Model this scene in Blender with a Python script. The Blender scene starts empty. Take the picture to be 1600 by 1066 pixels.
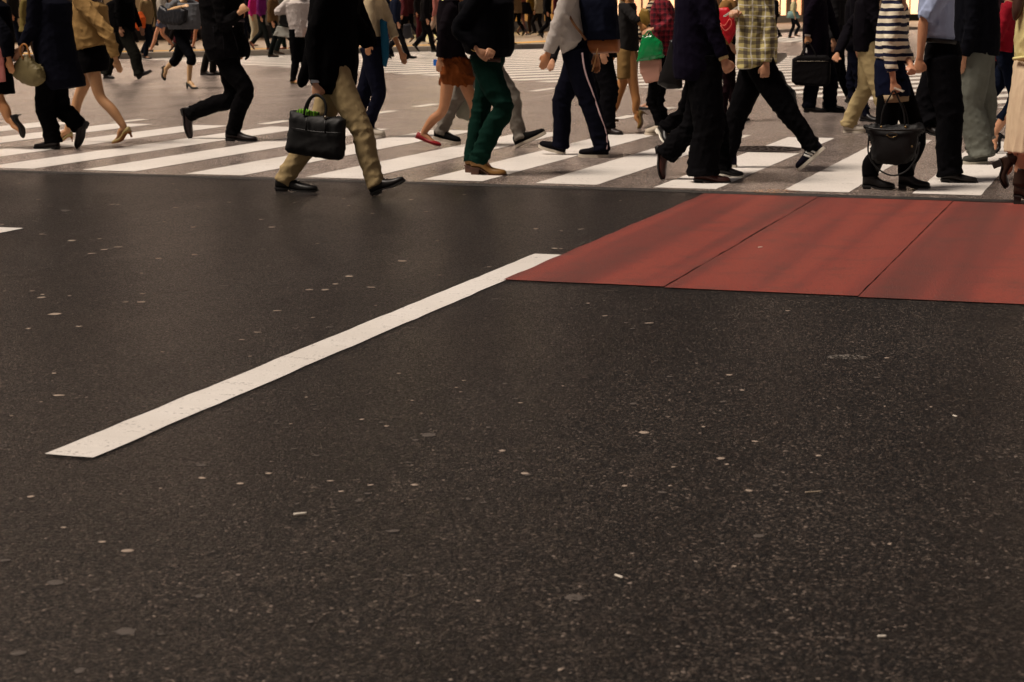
import bpy, bmesh, math, random
import numpy as np
from mathutils import Vector, Matrix
from mathutils.bvhtree import BVHTree

# ------------------------------------------------------------------ camera, light
scn = bpy.context.scene
COL = scn.collection
FPX, CAMH, HORIZ = 3100.0, 1.35, 3.0            # focal length in photo pixels, eye height, horizon row
PITCH = math.atan((533 - HORIZ) / FPX)
cam = bpy.data.cameras.new('camera'); cob = bpy.data.objects.new('camera', cam); COL.objects.link(cob)
cob.location = (0, 0, CAMH); cob.rotation_euler = (math.radians(90) - PITCH, 0, 0)
cam.sensor_width = 36; cam.lens = FPX / 1600 * 36; cam.clip_end = 1500; cam.clip_start = 0.1
cam.dof.use_dof = True; cam.dof.focus_distance = 11.5; cam.dof.aperture_fstop = 9.0
scn.camera = cob
world = bpy.data.worlds.new('World'); scn.world = world; world.use_nodes = True
wn = world.node_tree; wn.nodes.clear()
wo = wn.nodes.new('ShaderNodeOutputWorld'); wb = wn.nodes.new('ShaderNodeBackground')
tc = wn.nodes.new('ShaderNodeTexCoord'); sp = wn.nodes.new('ShaderNodeSeparateXYZ'); rp = wn.nodes.new('ShaderNodeValToRGB')
wn.links.new(tc.outputs['Generated'], sp.inputs[0]); wn.links.new(sp.outputs['Z'], rp.inputs[0])
e = rp.color_ramp.elements                     # night sky over a bright city: glow low down, dark overhead
e[0].position = 0.0; e[0].color = (1.0, .80, .68, 1)
e[1].position = 1.0; e[1].color = (.035, .032, .04, 1)
m_ = e.new(.05); m_.color = (.52, .42, .36, 1); m_ = e.new(.10); m_.color = (.26, .21, .18, 1); m_ = e.new(.17); m_.color = (.04, .035, .035, 1)
wn.links.new(rp.outputs[0], wb.inputs[0]); wb.inputs[1].default_value = 1.0
wn.links.new(wb.outputs[0], wo.inputs[0])
sun = bpy.data.lights.new('sun', 'SUN'); so = bpy.data.objects.new('sun', sun); COL.objects.link(so)
sun.energy = 3.4; sun.angle = math.radians(20); sun.color = (1.0, .87, .75)
so.rotation_euler = Vector((.50, .12, -1.0)).to_track_quat('-Z', 'Y').to_euler()
scn.view_settings.view_transform = 'Standard'; scn.view_settings.look = 'None'
scn.view_settings.exposure = 0.38; scn.view_settings.gamma = 1; scn.view_settings.use_curve_mapping = False
scn.render.engine = 'CYCLES'

# ------------------------------------------------------------------ mapping and helpers
def ray(px, py):
    d = Vector(((px - 800) / FPX, 1.0, -(py - 533) / FPX))
    c, s = math.cos(PITCH), math.sin(PITCH)
    return Vector((d.x, d.y * c + d.z * s, -d.y * s + d.z * c))
def G(px, py, z=0.0):                          # ground point seen at a photo pixel
    r = ray(px, py); t = (z - CAMH) / r.z
    return Vector((r.x * t, r.y * t, z))
def PL(px, py, Y):                             # point at depth Y
    r = ray(px, py); t = Y / r.y
    return Vector((r.x * t, Y, CAMH + r.z * t))
US = Vector((.30302, .95298, 0)); VS = Vector((.95298, -.30302, 0))   # along / across the road
def UV(u, v, z=0): return US * u + VS * v + Vector((0, 0, z))

def srgb(r, g, b):
    f = lambda c: ((c / 255 + .055) / 1.055) ** 2.4 if c > 10 else c / 255 / 12.92
    return (f(r), f(g), f(b), 1)

def tag(o, label=None, cat=None, group=None, kind=None):
    if label: o['label'] = label
    if cat: o['category'] = cat
    if group: o['group'] = group
    if kind: o['kind'] = kind
    return o
def link(name, me, mat=None, parent=None):
    o = bpy.data.objects.new(name, me); COL.objects.link(o)
    if mat is not None and me is not None and not me.materials: me.materials.append(mat)
    if parent: o.parent = parent
    return o
def empty(name, loc):
    o = bpy.data.objects.new(name, None); COL.objects.link(o); o.location = loc; o.empty_display_size = .2
    return o
class MB:
    def __init__(s): s.v = []; s.f = []
    def loft(s, rings, cap=True):
        n = len(rings[0]); b = len(s.v)
        for r in rings: s.v.extend(tuple(p) for p in r)
        for i in range(len(rings) - 1):
            for j in range(n):
                a = b + i * n + j; c = b + i * n + (j + 1) % n
                s.f.append((a, c, c + n, a + n))
        if cap:
            s.f.append(tuple(b + j for j in reversed(range(n))))
            k = b + (len(rings) - 1) * n
            s.f.append(tuple(k + j for j in range(n)))
        return s
    def box(s, c, hx, hy, hz, ax=None, ay=None):
        ax = ax or Vector((1, 0, 0)); ay = ay or Vector((0, 1, 0)); az = ax.cross(ay); c = Vector(c)
        b = len(s.v)
        for i in (-1, 1):
            for j in (-1, 1):
                for k in (-1, 1): s.v.append(tuple(c + ax * hx * i + ay * hy * j + az * hz * k))
        for q in ((0,1,3,2),(4,6,7,5),(0,4,5,1),(2,3,7,6),(0,2,6,4),(1,5,7,3)): s.f.append(tuple(b + x for x in q))
        return s
    def ell(s, c, axes, n=12, m=8):
        c = Vector(c); a, b_, d = axes; rings = []
        for i in range(m + 1):
            t = -math.pi / 2 + math.pi * (i + .0) / m
            t = max(-1.5, min(1.5, t))
            rings.append([c + d * math.sin(t) + (a * math.cos(2*math.pi*j/n) + b_ * math.sin(2*math.pi*j/n)) * math.cos(t) for j in range(n)])
        return s.loft(rings)
    def mesh(s, name, smooth=True):
        me = bpy.data.meshes.new(name); me.from_pydata([tuple(p) for p in s.v], [], s.f)
        bm = bmesh.new(); bm.from_mesh(me); bmesh.ops.recalc_face_normals(bm, faces=bm.faces); bm.to_mesh(me); bm.free()
        if smooth: me.polygons.foreach_set('use_smooth', [True] * len(me.polygons))
        return me
def catmull(pts, k):
    if len(pts) < 3 or k < 2: return [np.array(p, float) for p in pts]
    P = [np.array(p, float) for p in pts]; P = [2*P[0]-P[1]] + P + [2*P[-1]-P[-2]]; out = []
    for i in range(1, len(P) - 2):
        for j in range(k):
            t = j / k
            out.append(.5 * (2*P[i] + (P[i+1]-P[i-1])*t + (2*P[i-1]-5*P[i]+4*P[i+1]-P[i+2])*t*t + (3*P[i]-P[i-1]-3*P[i+1]+P[i+2])*t**3))
    out.append(P[-2]); return out
def tube(mb, pts, rad, lat=Vector((0, 1, 0)), n=14, k=4):
    """rad: list of r or (r_lateral, r_forward)"""
    rows = [list(p) + ([r, r] if isinstance(r, (int, float)) else list(r)) for p, r in zip(pts, rad)]
    rows = catmull(rows, k); C = [Vector(r[:3]) for r in rows]; rings = []
    for i, c in enumerate(C):
        t = (C[min(i+1, len(C)-1)] - C[max(i-1, 0)]).normalized()
        a = lat - t * lat.dot(t)
        if a.length < 1e-3: a = Vector((1, 0, 0)) - t * t.x
        a.normalize(); b = t.cross(a); ra, rb = max(rows[i][3], .002), max(rows[i][4], .002)
        rings.append([c + a * ra * math.cos(2*math.pi*j/n) + b * rb * math.sin(2*math.pi*j/n) for j in range(n)])
    mb.loft(rings)
def remesh(mb, voxel, smooth=3, dec=None, wr=None, name='mesh'):
    me = mb.mesh(name); o = bpy.data.objects.new('tmp', me); COL.objects.link(o)
    r = o.modifiers.new('r', 'REMESH'); r.mode = 'VOXEL'; r.voxel_size = voxel; r.use_smooth_shade = True
    if smooth: s = o.modifiers.new('s', 'SMOOTH'); s.iterations = smooth; s.factor = .5
    if dec: d = o.modifiers.new('d', 'DECIMATE'); d.ratio = dec
    dg = bpy.context.evaluated_depsgraph_get(); out = bpy.data.meshes.new_from_object(o.evaluated_get(dg))
    bpy.data.objects.remove(o); bpy.data.meshes.remove(me); out.name = name
    if wr:
        nv = len(out.vertices); co = np.empty(nv*3, 'f'); out.vertices.foreach_get('co', co); co = co.reshape(-1, 3)
        no = np.empty(nv*3, 'f'); out.vertex_normals.foreach_get('vector', no); no = no.reshape(-1, 3)
        co = co + no * wr(co)[:, None]; out.vertices.foreach_set('co', co.ravel().astype('f')); out.update()
    out.polygons.foreach_set('use_smooth', [True] * len(out.polygons))
    return out
def wrinkler(seed, amp, joints, vert=1.5, base=.35, sig=.09):
    rg = np.random.RandomState(seed); J = [np.array(j) for j in joints]
    ks = []
    for _ in range(8):
        d = rg.randn(3) * np.array([.7, .7, vert]); d /= np.linalg.norm(d); e_ = rg.randn(3); e_ /= np.linalg.norm(e_)
        ks.append((d * rg.uniform(40, 115), rg.uniform(0, 6.3), e_ * rg.uniform(6, 14), rg.uniform(.5, 1.3), rg.uniform(.5, 1)))
    def f(co):
        o = np.zeros(len(co)); 
        for k, ph, w, wa, a in ks: o += a * ((1 - np.abs(np.sin(co @ k * .5 + ph + wa * np.sin(co @ w)))) ** 2.0 * 1.25 - .38)
        g = np.full(len(co), base)
        for j in J: g += .9 * np.exp(-((co - j) ** 2).sum(1) / (2 * sig * sig))
        d = o * amp * np.minimum(g, 1.5) / 1.9
        return np.clip(np.where(d < 0, d * .7, d), -.008, .015)
    return f

# ------------------------------------------------------------------ materials
def new_mat(name):
    m = bpy.data.materials.new(name); m.use_nodes = True; nt = m.node_tree
    return m, nt, nt.nodes['Principled BSDF']
def N(nt, t, **kw):
    n = nt.nodes.new(t)
    for k, v in kw.items():
        if k.startswith('i_'): n.inputs[k[2:]].default_value = v
        else: setattr(n, k, v)
    return n
def noise(nt, scale, detail=3, vec=None, rough=.6):
    n = N(nt, 'ShaderNodeTexNoise'); n.inputs['Scale'].default_value = scale; n.inputs['Detail'].default_value = detail; n.inputs['Roughness'].default_value = rough
    if vec: nt.links.new(vec, n.inputs['Vector'])
    return n.outputs['Fac']
def ramp(nt, fac, stops):
    r = N(nt, 'ShaderNodeValToRGB'); nt.links.new(fac, r.inputs[0]); el = r.color_ramp.elements
    el[0].position, el[0].color = stops[0]; el[1].position, el[1].color = stops[-1]
    for p, c in stops[1:-1]: x = el.new(p); x.color = c
    return r.outputs[0]
def mix(nt, fac, a, b, mode='MIX'):
    m = N(nt, 'ShaderNodeMix', data_type='RGBA', blend_type=mode)
    for sock, v in ((m.inputs[0], fac), (m.inputs[6], a), (m.inputs[7], b)):
        if isinstance(v, (int, float, tuple)): sock.default_value = v
        else: nt.links.new(v, sock)
    return m.outputs[2]
def mth(nt, op, a, b=0.0, c=None):
    m = N(nt, 'ShaderNodeMath', operation=op)
    for s, v in zip(m.inputs, (a, b, c)):
        if v is None: continue
        if isinstance(v, (int, float)): s.default_value = v
        else: nt.links.new(v, s)
    return m.outputs[0]
def bump(nt, bs, h, strength=.3, dist=.01):
    b = N(nt, 'ShaderNodeBump'); b.inputs['Strength'].default_value = strength; b.inputs['Distance'].default_value = dist
    nt.links.new(h, b.inputs['Height']); nt.links.new(b.outputs[0], bs.inputs['Normal'])
def g1(x): return (x, x, x, 1)
_cache = {}
def cloth(rgb, rough=.9, weave=500, var=.25, spec=.12):
    key = ('c', rgb, rough, weave, spec)
    if key in _cache: return _cache[key]
    m, nt, bs = new_mat('cloth'); t = N(nt, 'ShaderNodeTexCoord').outputs['Object']
    if max(rgb) < 60: rgb = tuple(x * .72 for x in rgb); spec = .04
    base = srgb(*rgb); n1 = noise(nt, 9, 4, t)
    c = mix(nt, n1, tuple(x * (1 - var) for x in base[:3]) + (1,), tuple(min(1, x * (1 + var)) for x in base[:3]) + (1,))
    nt.links.new(c, bs.inputs['Base Color']); bs.inputs['Roughness'].default_value = rough
    bs.inputs['Specular IOR Level'].default_value = spec
    w = noise(nt, weave, 1, t); bump(nt, bs, w, .35, .0015); _cache[key] = m
    return m
def leather(rgb, rough=.38, grain=220):
    key = ('l', rgb, rough)
    if key in _cache: return _cache[key]
    m, nt, bs = new_mat('leather'); t = N(nt, 'ShaderNodeTexCoord').outputs['Object']
    base = srgb(*rgb); n1 = noise(nt, 14, 4, t); bs.inputs['Specular IOR Level'].default_value = .3
    nt.links.new(mix(nt, n1, tuple(x * .65 for x in base[:3]) + (1,), tuple(min(1, x * 1.3) for x in base[:3]) + (1,)), bs.inputs['Base Color'])
    r = mth(nt, 'MULTIPLY_ADD', n1, .3, rough - .12); nt.links.new(r, bs.inputs['Roughness'])
    bump(nt, bs, noise(nt, grain, 2, t), .3, .002); _cache[key] = m
    return m
def skin_mat(rgb):
    key = ('s', rgb)
    if key in _cache: return _cache[key]
    m, nt, bs = new_mat('skin'); t = N(nt, 'ShaderNodeTexCoord').outputs['Object']
    b = srgb(*rgb); n1 = noise(nt, 11, 3, t)
    nt.links.new(mix(nt, n1, (b[0]*.8, b[1]*.72, b[2]*.68, 1), (b[0]*1.15, b[1]*1.1, b[2]*1.1, 1)), bs.inputs['Base Color'])
    bs.inputs['Roughness'].default_value = .52; bs.inputs['Subsurface Weight'].default_value = .08; bs.inputs['Subsurface Radius'].default_value = (.02, .008, .004)
    bump(nt, bs, noise(nt, 90, 3, t), .2, .002); _cache[key] = m
    return m
def plain(name, rgb, rough=.5, metal=0.0, emit=0.0, bumpn=None):
    key = ('p', name, rgb, rough, metal, emit)
    if key in _cache: return _cache[key]
    m, nt, bs = new_mat(name); b = srgb(*rgb); t = N(nt, 'ShaderNodeTexCoord').outputs['Object']
    n1 = noise(nt, 6, 3, t); c = mix(nt, n1, tuple(x * .85 for x in b[:3]) + (1,), tuple(min(1, x * 1.15) for x in b[:3]) + (1,))
    nt.links.new(c, bs.inputs['Base Color']); bs.inputs['Roughness'].default_value = rough; bs.inputs['Metallic'].default_value = metal
    if emit: nt.links.new(c, bs.inputs['Emission Color']); bs.inputs['Emission Strength'].default_value = emit
    if bumpn: bump(nt, bs, noise(nt, bumpn, 3, t), .3, .004)
    _cache[key] = m; return m
def bands(name, ca, cb, period, duty=.5, axis='Z', ca2=None, per2=.09):
    """knitted / printed stripes; with ca2 a second set of stripes crosses them (check)"""
    m, nt, bs = new_mat(name); t = N(nt, 'ShaderNodeTexCoord').outputs['Object']
    s = N(nt, 'ShaderNodeSeparateXYZ'); nt.links.new(t, s.inputs[0])
    wob = mth(nt, 'MULTIPLY', mth(nt, 'SUBTRACT', noise(nt, 5, 2, t), .5), period * .5)
    def st(ax, per, du, off=0.0):
        z = mth(nt, 'ADD', s.outputs[ax], wob); q = mth(nt, 'FRACT', mth(nt, 'MULTIPLY_ADD', z, 1 / per, 50.0 + off))
        return mth(nt, 'LESS_THAN', q, du)
    if ca2 is None:
        c = mix(nt, st(axis, period, duty), srgb(*ca), srgb(*cb))
    else:
        c = mix(nt, mth(nt, 'MULTIPLY', st('X', per2, .34), .62), srgb(*ca), srgb(*cb))
        c = mix(nt, mth(nt, 'MULTIPLY', st('Z', period, .34), .62), c, srgb(*cb))
        c = mix(nt, mth(nt, 'MULTIPLY', st('X', per2, .10, .45), .7), c, srgb(*ca2))
        c = mix(nt, mth(nt, 'MULTIPLY', st('Z', period, .10, .45), .7), c, srgb(*ca2))
    nt.links.new(c, bs.inputs['Base Color']); bs.inputs['Roughness'].default_value = .88
    bs.inputs['Specular IOR Level'].default_value = .25; bump(nt, bs, noise(nt, 420, 1, t), .35, .0015)
    return m
def paint_mat(name, rgb, wear=.5, rough=.45):
    m, nt, bs = new_mat(name); t = N(nt, 'ShaderNodeTexCoord').outputs['Object']
    b = srgb(*rgb); big = noise(nt, .9, 5, t); mp = N(nt, 'ShaderNodeMapping'); nt.links.new(t, mp.inputs[0])
    mp.inputs['Rotation'].default_value = (0, 0, math.radians(17.6)); m2 = N(nt, 'ShaderNodeMapping'); nt.links.new(mp.outputs[0], m2.inputs[0]); m2.inputs['Scale'].default_value = (2.2, 14, 1)
    streak = noise(nt, 1.6, 5, m2.outputs[0]); fine = noise(nt, 70, 4, t)
    c = mix(nt, streak, tuple(x * .8 for x in b[:3]) + (1,), tuple(min(1, x * 1.1) for x in b[:3]) + (1,))
    c = mix(nt, ramp(nt, big, [(.35, g1(0)), (.7, g1(.35))]), c, (b[0]*.55, b[1]*.52, b[2]*.47, 1))
    w = mth(nt, 'ADD', mth(nt, 'MULTIPLY', fine, .6), mth(nt, 'MULTIPLY', streak, .5))
    wm = ramp(nt, w, [(.66 - .1 * wear, g1(0)), (.80 - .1 * wear, g1(1))])
    c = mix(nt, wm, c, (.05, .045, .042, 1)); nt.links.new(c, bs.inputs['Base Color'])
    bs.inputs['Roughness'].default_value = rough; bump(nt, bs, noise(nt, 160, 3, t), .5, .004)
    return m
def asphalt_mat(name, dark, light, gl=.42, sl=.5):
    m, nt, bs = new_mat(name); t = N(nt, 'ShaderNodeTexCoord').outputs['Object']
    v = N(nt, 'ShaderNodeTexVoronoi'); v.inputs['Scale'].default_value = 150; nt.links.new(t, v.inputs['Vector'])
    hs = N(nt, 'ShaderNodeSeparateColor'); nt.links.new(v.outputs['Color'], hs.inputs[0])
    v2 = N(nt, 'ShaderNodeTexVoronoi'); v2.inputs['Scale'].default_value = 43; nt.links.new(t, v2.inputs['Vector'])
    hs2 = N(nt, 'ShaderNodeSeparateColor'); nt.links.new(v2.outputs['Color'], hs2.inputs[0])
    stone = ramp(nt, hs.outputs[0], [(.0, dark), (.5, tuple(x * 1.6 for x in dark[:3]) + (1,)), (.82, light), (.975, tuple(min(1, x * 3.2) for x in light[:3]) + (1,)), (1.0, tuple(min(1, x * 9) for x in light[:3]) + (1,))])
    big = noise(nt, .55, 5, t); mid = noise(nt, 5, 5, t)
    c = mix(nt, 1.0, stone, ramp(nt, big, [(.3, g1(.72)), (.7, g1(1.25))]), 'MULTIPLY')
    c = mix(nt, 1.0, c, ramp(nt, mid, [(.3, g1(.75)), (.7, g1(1.25))]), 'MULTIPLY')
    rt = N(nt, 'ShaderNodeMapping'); nt.links.new(t, rt.inputs[0]); rt.inputs['Rotation'].default_value = (0, 0, math.radians(17.6))
    rs = N(nt, 'ShaderNodeMapping'); nt.links.new(rt.outputs[0], rs.inputs[0]); rs.inputs['Scale'].default_value = (1.1, .10, 1)
    trk = noise(nt, 1.0, 4, rs.outputs[0]); c = mix(nt, 1.0, c, ramp(nt, trk, [(.32, g1(.62)), (.66, g1(1.3))]), 'MULTIPLY')
    oil = ramp(nt, noise(nt, 1.7, 6, t, .7), [(.60, g1(1)), (.70, g1(.5))]); c = mix(nt, 1.0, c, oil, 'MULTIPLY')
    tint = mix(nt, noise(nt, 14, 3, t), (1.10, .96, .92, 1), (.94, 1.03, .9, 1)); c = mix(nt, .7, c, tint, 'MULTIPLY')
    # scattered pale grit
    chip = ramp(nt, hs2.outputs[1], [(.975, g1(0)), (.985, g1(1))])
    dd = ramp(nt, v2.outputs['Distance'], [(.16, g1(1)), (.26, g1(0))])
    c = mix(nt, mth(nt, 'MULTIPLY', mth(nt, 'MULTIPLY', chip, dd), .8), c, (.30, .24, .20, 1))
    nt.links.new(c, bs.inputs['Base Color'])
    r = mth(nt, 'ADD', mth(nt, 'MULTIPLY', hs.outputs[1], .25), mth(nt, 'ADD', mth(nt, 'MULTIPLY', trk, .22), mth(nt, 'MULTIPLY_ADD', big, .18, gl - .2))); nt.links.new(r, bs.inputs['Roughness'])
    h = mth(nt, 'ADD', mth(nt, 'MULTIPLY', v.outputs['Distance'], -1.0), mth(nt, 'MULTIPLY', hs.outputs[2], .6))
    h = mth(nt, 'ADD', h, mth(nt, 'MULTIPLY', noise(nt, 30, 4, t), .8))
    bump(nt, bs, h, .36, .005)
    bs.inputs['Specular IOR Level'].default_value = sl
    return m

# ------------------------------------------------------------------ ground and markings
AS = asphalt_mat('asphalt', (.0014, .0012, .0011, 1), (.018, .0140, .0120, 1), .33, .36)
def sheet(name, pts, z, mat, parent=None, th=None):
    me = bpy.data.meshes.new(name); P = [Vector((p[0], p[1], z)) for p in pts]
    if th:
        n = len(P); vs = [p - Vector((0, 0, th)) for p in P] + P
        fs = [tuple(range(n, 2*n)), tuple(reversed(range(n)))] + [(i, (i+1) % n, n + (i+1) % n, n + i) for i in range(n)]
        me.from_pydata([tuple(v) for v in vs], [], fs)
        bm = bmesh.new(); bm.from_mesh(me); bmesh.ops.recalc_face_normals(bm, faces=bm.faces); bm.to_mesh(me); bm.free()
    else:
        me.from_pydata([tuple(v) for v in P], [], [tuple(range(len(P)))])
        if me.polygons[0].normal.z < 0: me.flip_normals()
    return link(name, me, mat, parent)
road = tag(sheet('road', [(-600, -60), (600, -60), (600, 900), (-600, 900)], 0, AS), kind='structure')
AS2 = asphalt_mat('worn_lit_asphalt', (.056, .045, .042, 1), (.18, .145, .132, 1), .22)  # older worn asphalt, its colour also raised for the stronger light out there
tag(sheet('crossing_asphalt', [UV(14.15, -60), UV(14.15, -3.1), UV(14.05, -3.1), UV(14.05, 60), Vector((90, 45, 0)), Vector((90, 200, 0)), Vector((-90, 200, 0)), Vector((-75, 32, 0))], .0012, AS2), kind='structure')
WP = paint_mat('white_road_paint', (234, 228, 221), .55); LP = paint_mat('lane_paint', (222, 217, 211), .45, .55); WP2 = paint_mat('worn_white_road_paint', (238, 232, 222), .5)
rnd = random.Random(4)
def uvquad(u0, u1, v0, v1): return [UV(u0, v0), UV(u0, v1), UV(u1, v1), UV(u1, v0)]
def wobble(pts, a, n=14):                       # slightly uneven painted edges
    out = []
    for i, p in enumerate(pts):
        q = pts[(i + 1) % len(pts)]; L = (q - p).length; k = max(2, min(60, int(L / .12))); nn = Vector((-(q - p).y, (q - p).x, 0)).normalized()
        for j in range(k): out.append(p.lerp(q, j / k) + nn * rnd.uniform(-a, a) * (j > 0))
    return out
PZ = .004
def mark(pts, mat=WP, name='painted_stripe', w=.004, z=PZ): return sheet(name, wobble([Vector((p[0], p[1], 0)) for p in pts], w), z, mat, road)
mark(uvquad(5.15, 10.22, -3.12, -2.955), LP, name='lane_line')
a_ = G(0, 360); 
mark(uvquad((a_.dot(US)) - 5.0, a_.dot(US) + .12, a_.dot(VS) - .08, a_.dot(VS) + .09), LP, name='lane_line')
mark(uvquad(-5, .1, -3.12, -2.955), LP, name='lane_line')
VL = [-12.92, -11.98, -11.04, -10.1, -9.14, -8.22, -7.25, -6.22, -5.27, -4.36, -3.43, -2.48, -1.56, -.62, .32, 1.26, 2.2]
for i, v in enumerate(VL):
    nu = 14.27 + .05 * math.sin(i * 1.7); fu = 20.0
    if abs(v + 3.43) < .01:                     # this one is cut by the manhole
        mark(uvquad(nu, 17.85, v, v + .47)); mark(uvquad(18.55, 20.0, v, v + .47)); continue
    mark(uvquad(nu, fu, v, v + .48 if i != 6 else v + .5))
for (x0, y0), (x1, y1) in (((410, 194.5), (453, 189)), ((583, 178), (618, 173.5)), ((650, 167.3), (682, 162.8)), ((832, 143), (872, 137.8)), ((965, 186), (994, 181)), ((1025, 174), (1052, 168.5)), ((1146, 217), (1168, 211.5)), ((180, 192), (262, 187.5))):
    a, b = G(x0, y0), G(x1, y1); d = US; n = VS * .075
    L = (b - a).dot(d); mark([a - n, a + n, a + n + d * L, a - n + d * L], WP2, 'guide_line')
mark(uvquad(9.9, 9.9, 0, 0), name='guide_line') if False else None
# wide diagonal crossing behind
def yb(x): return 103 + .0565 * (x - 400)       # near border of it as seen
D45 = Vector((math.sin(math.radians(44)), math.cos(math.radians(44)), 0)); P45 = Vector((D45.y, -D45.x, 0))
bA, bB = G(400, yb(400)), G(1572, yb(1572)); BD = (bB - bA).normalized()
KERB = [G(-900, 120), G(-200, 101), G(200, 92), G(500, 85), G(860, 75.5), G(1150, 56), G(1250, 49), G(1900, 40)]
def kerb_cut(p, d):                              # distance along d from p to the kerb
    best = 999
    for a, b in zip(KERB, KERB[1:]):
        e_ = b - a; den = d.x * e_.y - d.y * e_.x
        if abs(den) < 1e-9: continue
        t = ((a.x - p.x) * e_.y - (a.y - p.y) * e_.x) / den; s_ = ((a.x - p.x) * d.y - (a.y - p.y) * d.x) / den
        if t > 0 and -.001 <= s_ <= 1.001: best = min(best, t)
    return best
step = .92 / abs(BD.dot(P45)); L_ = (bB - bA).length; k = -int(12 / step)
while k * step < L_ + 4:
    p = bA + BD * (k * step); k += 1
    w = BD * (.47 / abs(BD.dot(P45)))
    l1, l2 = (min(15.0, kerb_cut(q, D45) - .3) for q in (p, p + w))
    if min(l1, l2) < .3: continue
    mark([p, p + w, p + w + D45 * l2, p + D45 * l1], WP2, 'painted_stripe', 0.0)
for x in (1150, 1178, 1206, 1234, 1262, 1290):
    a = G(x, 66); mark([a, a + Vector((.8, 0, 0)), a + Vector((3.3, 9, 0)), a + Vector((2.5, 9, 0))], WP2)
# red bus lane surfacing in strips with open joints
RM, nt, bs = new_mat('red_road_surfacing'); t = N(nt, 'ShaderNodeTexCoord').outputs['Object']
mp = N(nt, 'ShaderNodeMapping'); nt.links.new(t, mp.inputs[0]); mp.inputs['Rotation'].default_value = (0, 0, math.radians(17.6)); m2 = N(nt, 'ShaderNodeMapping'); nt.links.new(mp.outputs[0], m2.inputs[0]); m2.inputs['Scale'].default_value = (1.7, .05, 1)
c = ramp(nt, noise(nt, 1.5, 2, m2.outputs[0]), [(.36, (.12, .028, .021, 1)), (.47, (.17, .033, .024, 1)), (.53, (.215, .038, .026, 1)), (.60, (.235, .043, .028, 1))])
c = mix(nt, ramp(nt, noise(nt, 110, 4, t), [(.55, g1(0)), (.68, g1(1))]), c, (.035, .026, .024, 1))
c = mix(nt, ramp(nt, noise(nt, 3.5, 5, t), [(.5, g1(0)), (.75, g1(.5))]), c, (.06, .032, .026, 1))
nt.links.new(c, bs.inputs['Base Color']); bs.inputs['Roughness'].default_value = .55; bump(nt, bs, noise(nt, 120, 4, t), .7, .006)
for i, (v0, v1) in enumerate([(-2.97, -2.160), (-2.152, -1.232), (-1.225, -.36), (-.353, .5), (.507, 1.4), (1.407, 2.3), (2.307, 3.2)]):
    mark(uvquad(9.2 - .06 * i * .5, 13.86 - .02 * i, v0, v1), RM, 'red_surface_strip', .0025 if i else .006, .005)
# dark resealed joint in front of the crossing
SJ = asphalt_mat('asphalt_seam', (.010, .009, .0085, 1), (.03, .026, .024, 1), .5)
mark([UV(14.02, -30), UV(13.92, -3.1), UV(14.13, -3.1), UV(14.2, -30)], SJ, 'asphalt_seam', .02, .0025)
mark([UV(13.90, -3.1), UV(13.83, 6), UV(14.0, 6), UV(14.10, -3.1)], SJ, 'asphalt_seam', .015, .0025)
# manhole cover
mc = G(1193, 233.5); mh = tag(empty('manhole_cover', mc), 'round iron manhole cover set in the gap of a white crossing stripe', 'manhole cover')
IRON = plain('cast_iron', (44, 34, 28), .6, .15, bumpn=60)
mb = MB(); n = 40; 
def disc(mb, r, z0, z1, n=40): mb.loft([[Vector((r*math.cos(2*math.pi*j/n), r*math.sin(2*math.pi*j/n), z)) for j in range(n)] for z in (z0, z1)])
disc(mb, .30, -.01, .008); link('lid', mb.mesh('lid', False), IRON, mh)
mb = MB()
for r in (.07, .15, .23):
    for q in range(int(r * 80)):
        an = 2*math.pi*q/int(r*80); mb.box((r*math.cos(an), r*math.sin(an), .010), .014, .014, .003)
tag(link('raised_studs', mb.mesh('raised_studs', False), IRON, mh), kind='stuff')
mb = MB(); rings = []
for (r, z) in ((.305, .002), (.305, .009), (.345, .009), (.345, .002)): rings.append([Vector((r*math.cos(2*math.pi*j/40), r*math.sin(2*math.pi*j/40), z)) for j in range(40)])
mb.loft(rings, False); link('ring_frame', mb.mesh('ring_frame', False), IRON, mh)

# chewing gum trodden into the asphalt, chips, litter
GUM = plain('trodden_gum', (150, 134, 120), .6, bumpn=80); GUM2 = plain('old_gum', (74, 66, 60), .7, bumpn=80)
gm = []
for q in range(6):
    mb = MB(); n = 11; rr = [random.Random(q*50+j).uniform(.75, 1.15) for j in range(n)]
    mb.loft([[Vector((s*rr[j]*math.cos(2*math.pi*j/n), s*rr[j]*math.sin(2*math.pi*j/n), z)) for j in range(n)] for s, z in ((1, 0), (.93, .0007), (.55, .0010))])
    gm.append(mb.mesh('gum_spot'))
gm2 = [m.copy() for m in gm]
for m in gm: m.materials.append(GUM)
for m in gm2: m.materials.append(GUM2)
spots = [(92,618,1.1),(316,727,1.0),(316,747,1.0),(670,680,1.4),(316,790,.8),(990,631,1.3),(1130,628,.8),(198,987,1.5),(313,932,.9),(88,911,1.2),(8,876,1.1),(200,861,1),(30,1021,1.2),(125,1048,1),(900,934,1.6),(1186,838,1),(895,935,1.2),
 (615,830,1.2),(160,847,.9),(352,446,1.2),(283,454,1.2),(546,432,1),(483,453,.9),(508,453,.9),(580,449,.8),(524,444,.7),(628,408,.9),(508,378,.8),(304,398,.8),(185,386,.8),(163,390,.7),(143,396,.8),(112,376,1.2),(302,355,.9),(408,343,.7),(425,355,.8),(292,334,.7),(104,329,1.4),(55,345,.8),(66,366,.8),(86,491,1.1),(378,531,.9),(214,555,.7),(35,610,.9),(740,531,.8),(738,457,.7),(248,404,1),(367,439,.7),(180,472,.6),(220,472,.7),(1006,676,1),(820,740,1),(420,740,.9),(495,712,.8),(560,783,.9),(790,600,.8),(1370,590,.8),(1160,610,.7),(640,900,.8),(1180,690,.8)]
rr = random.Random(11)
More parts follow.
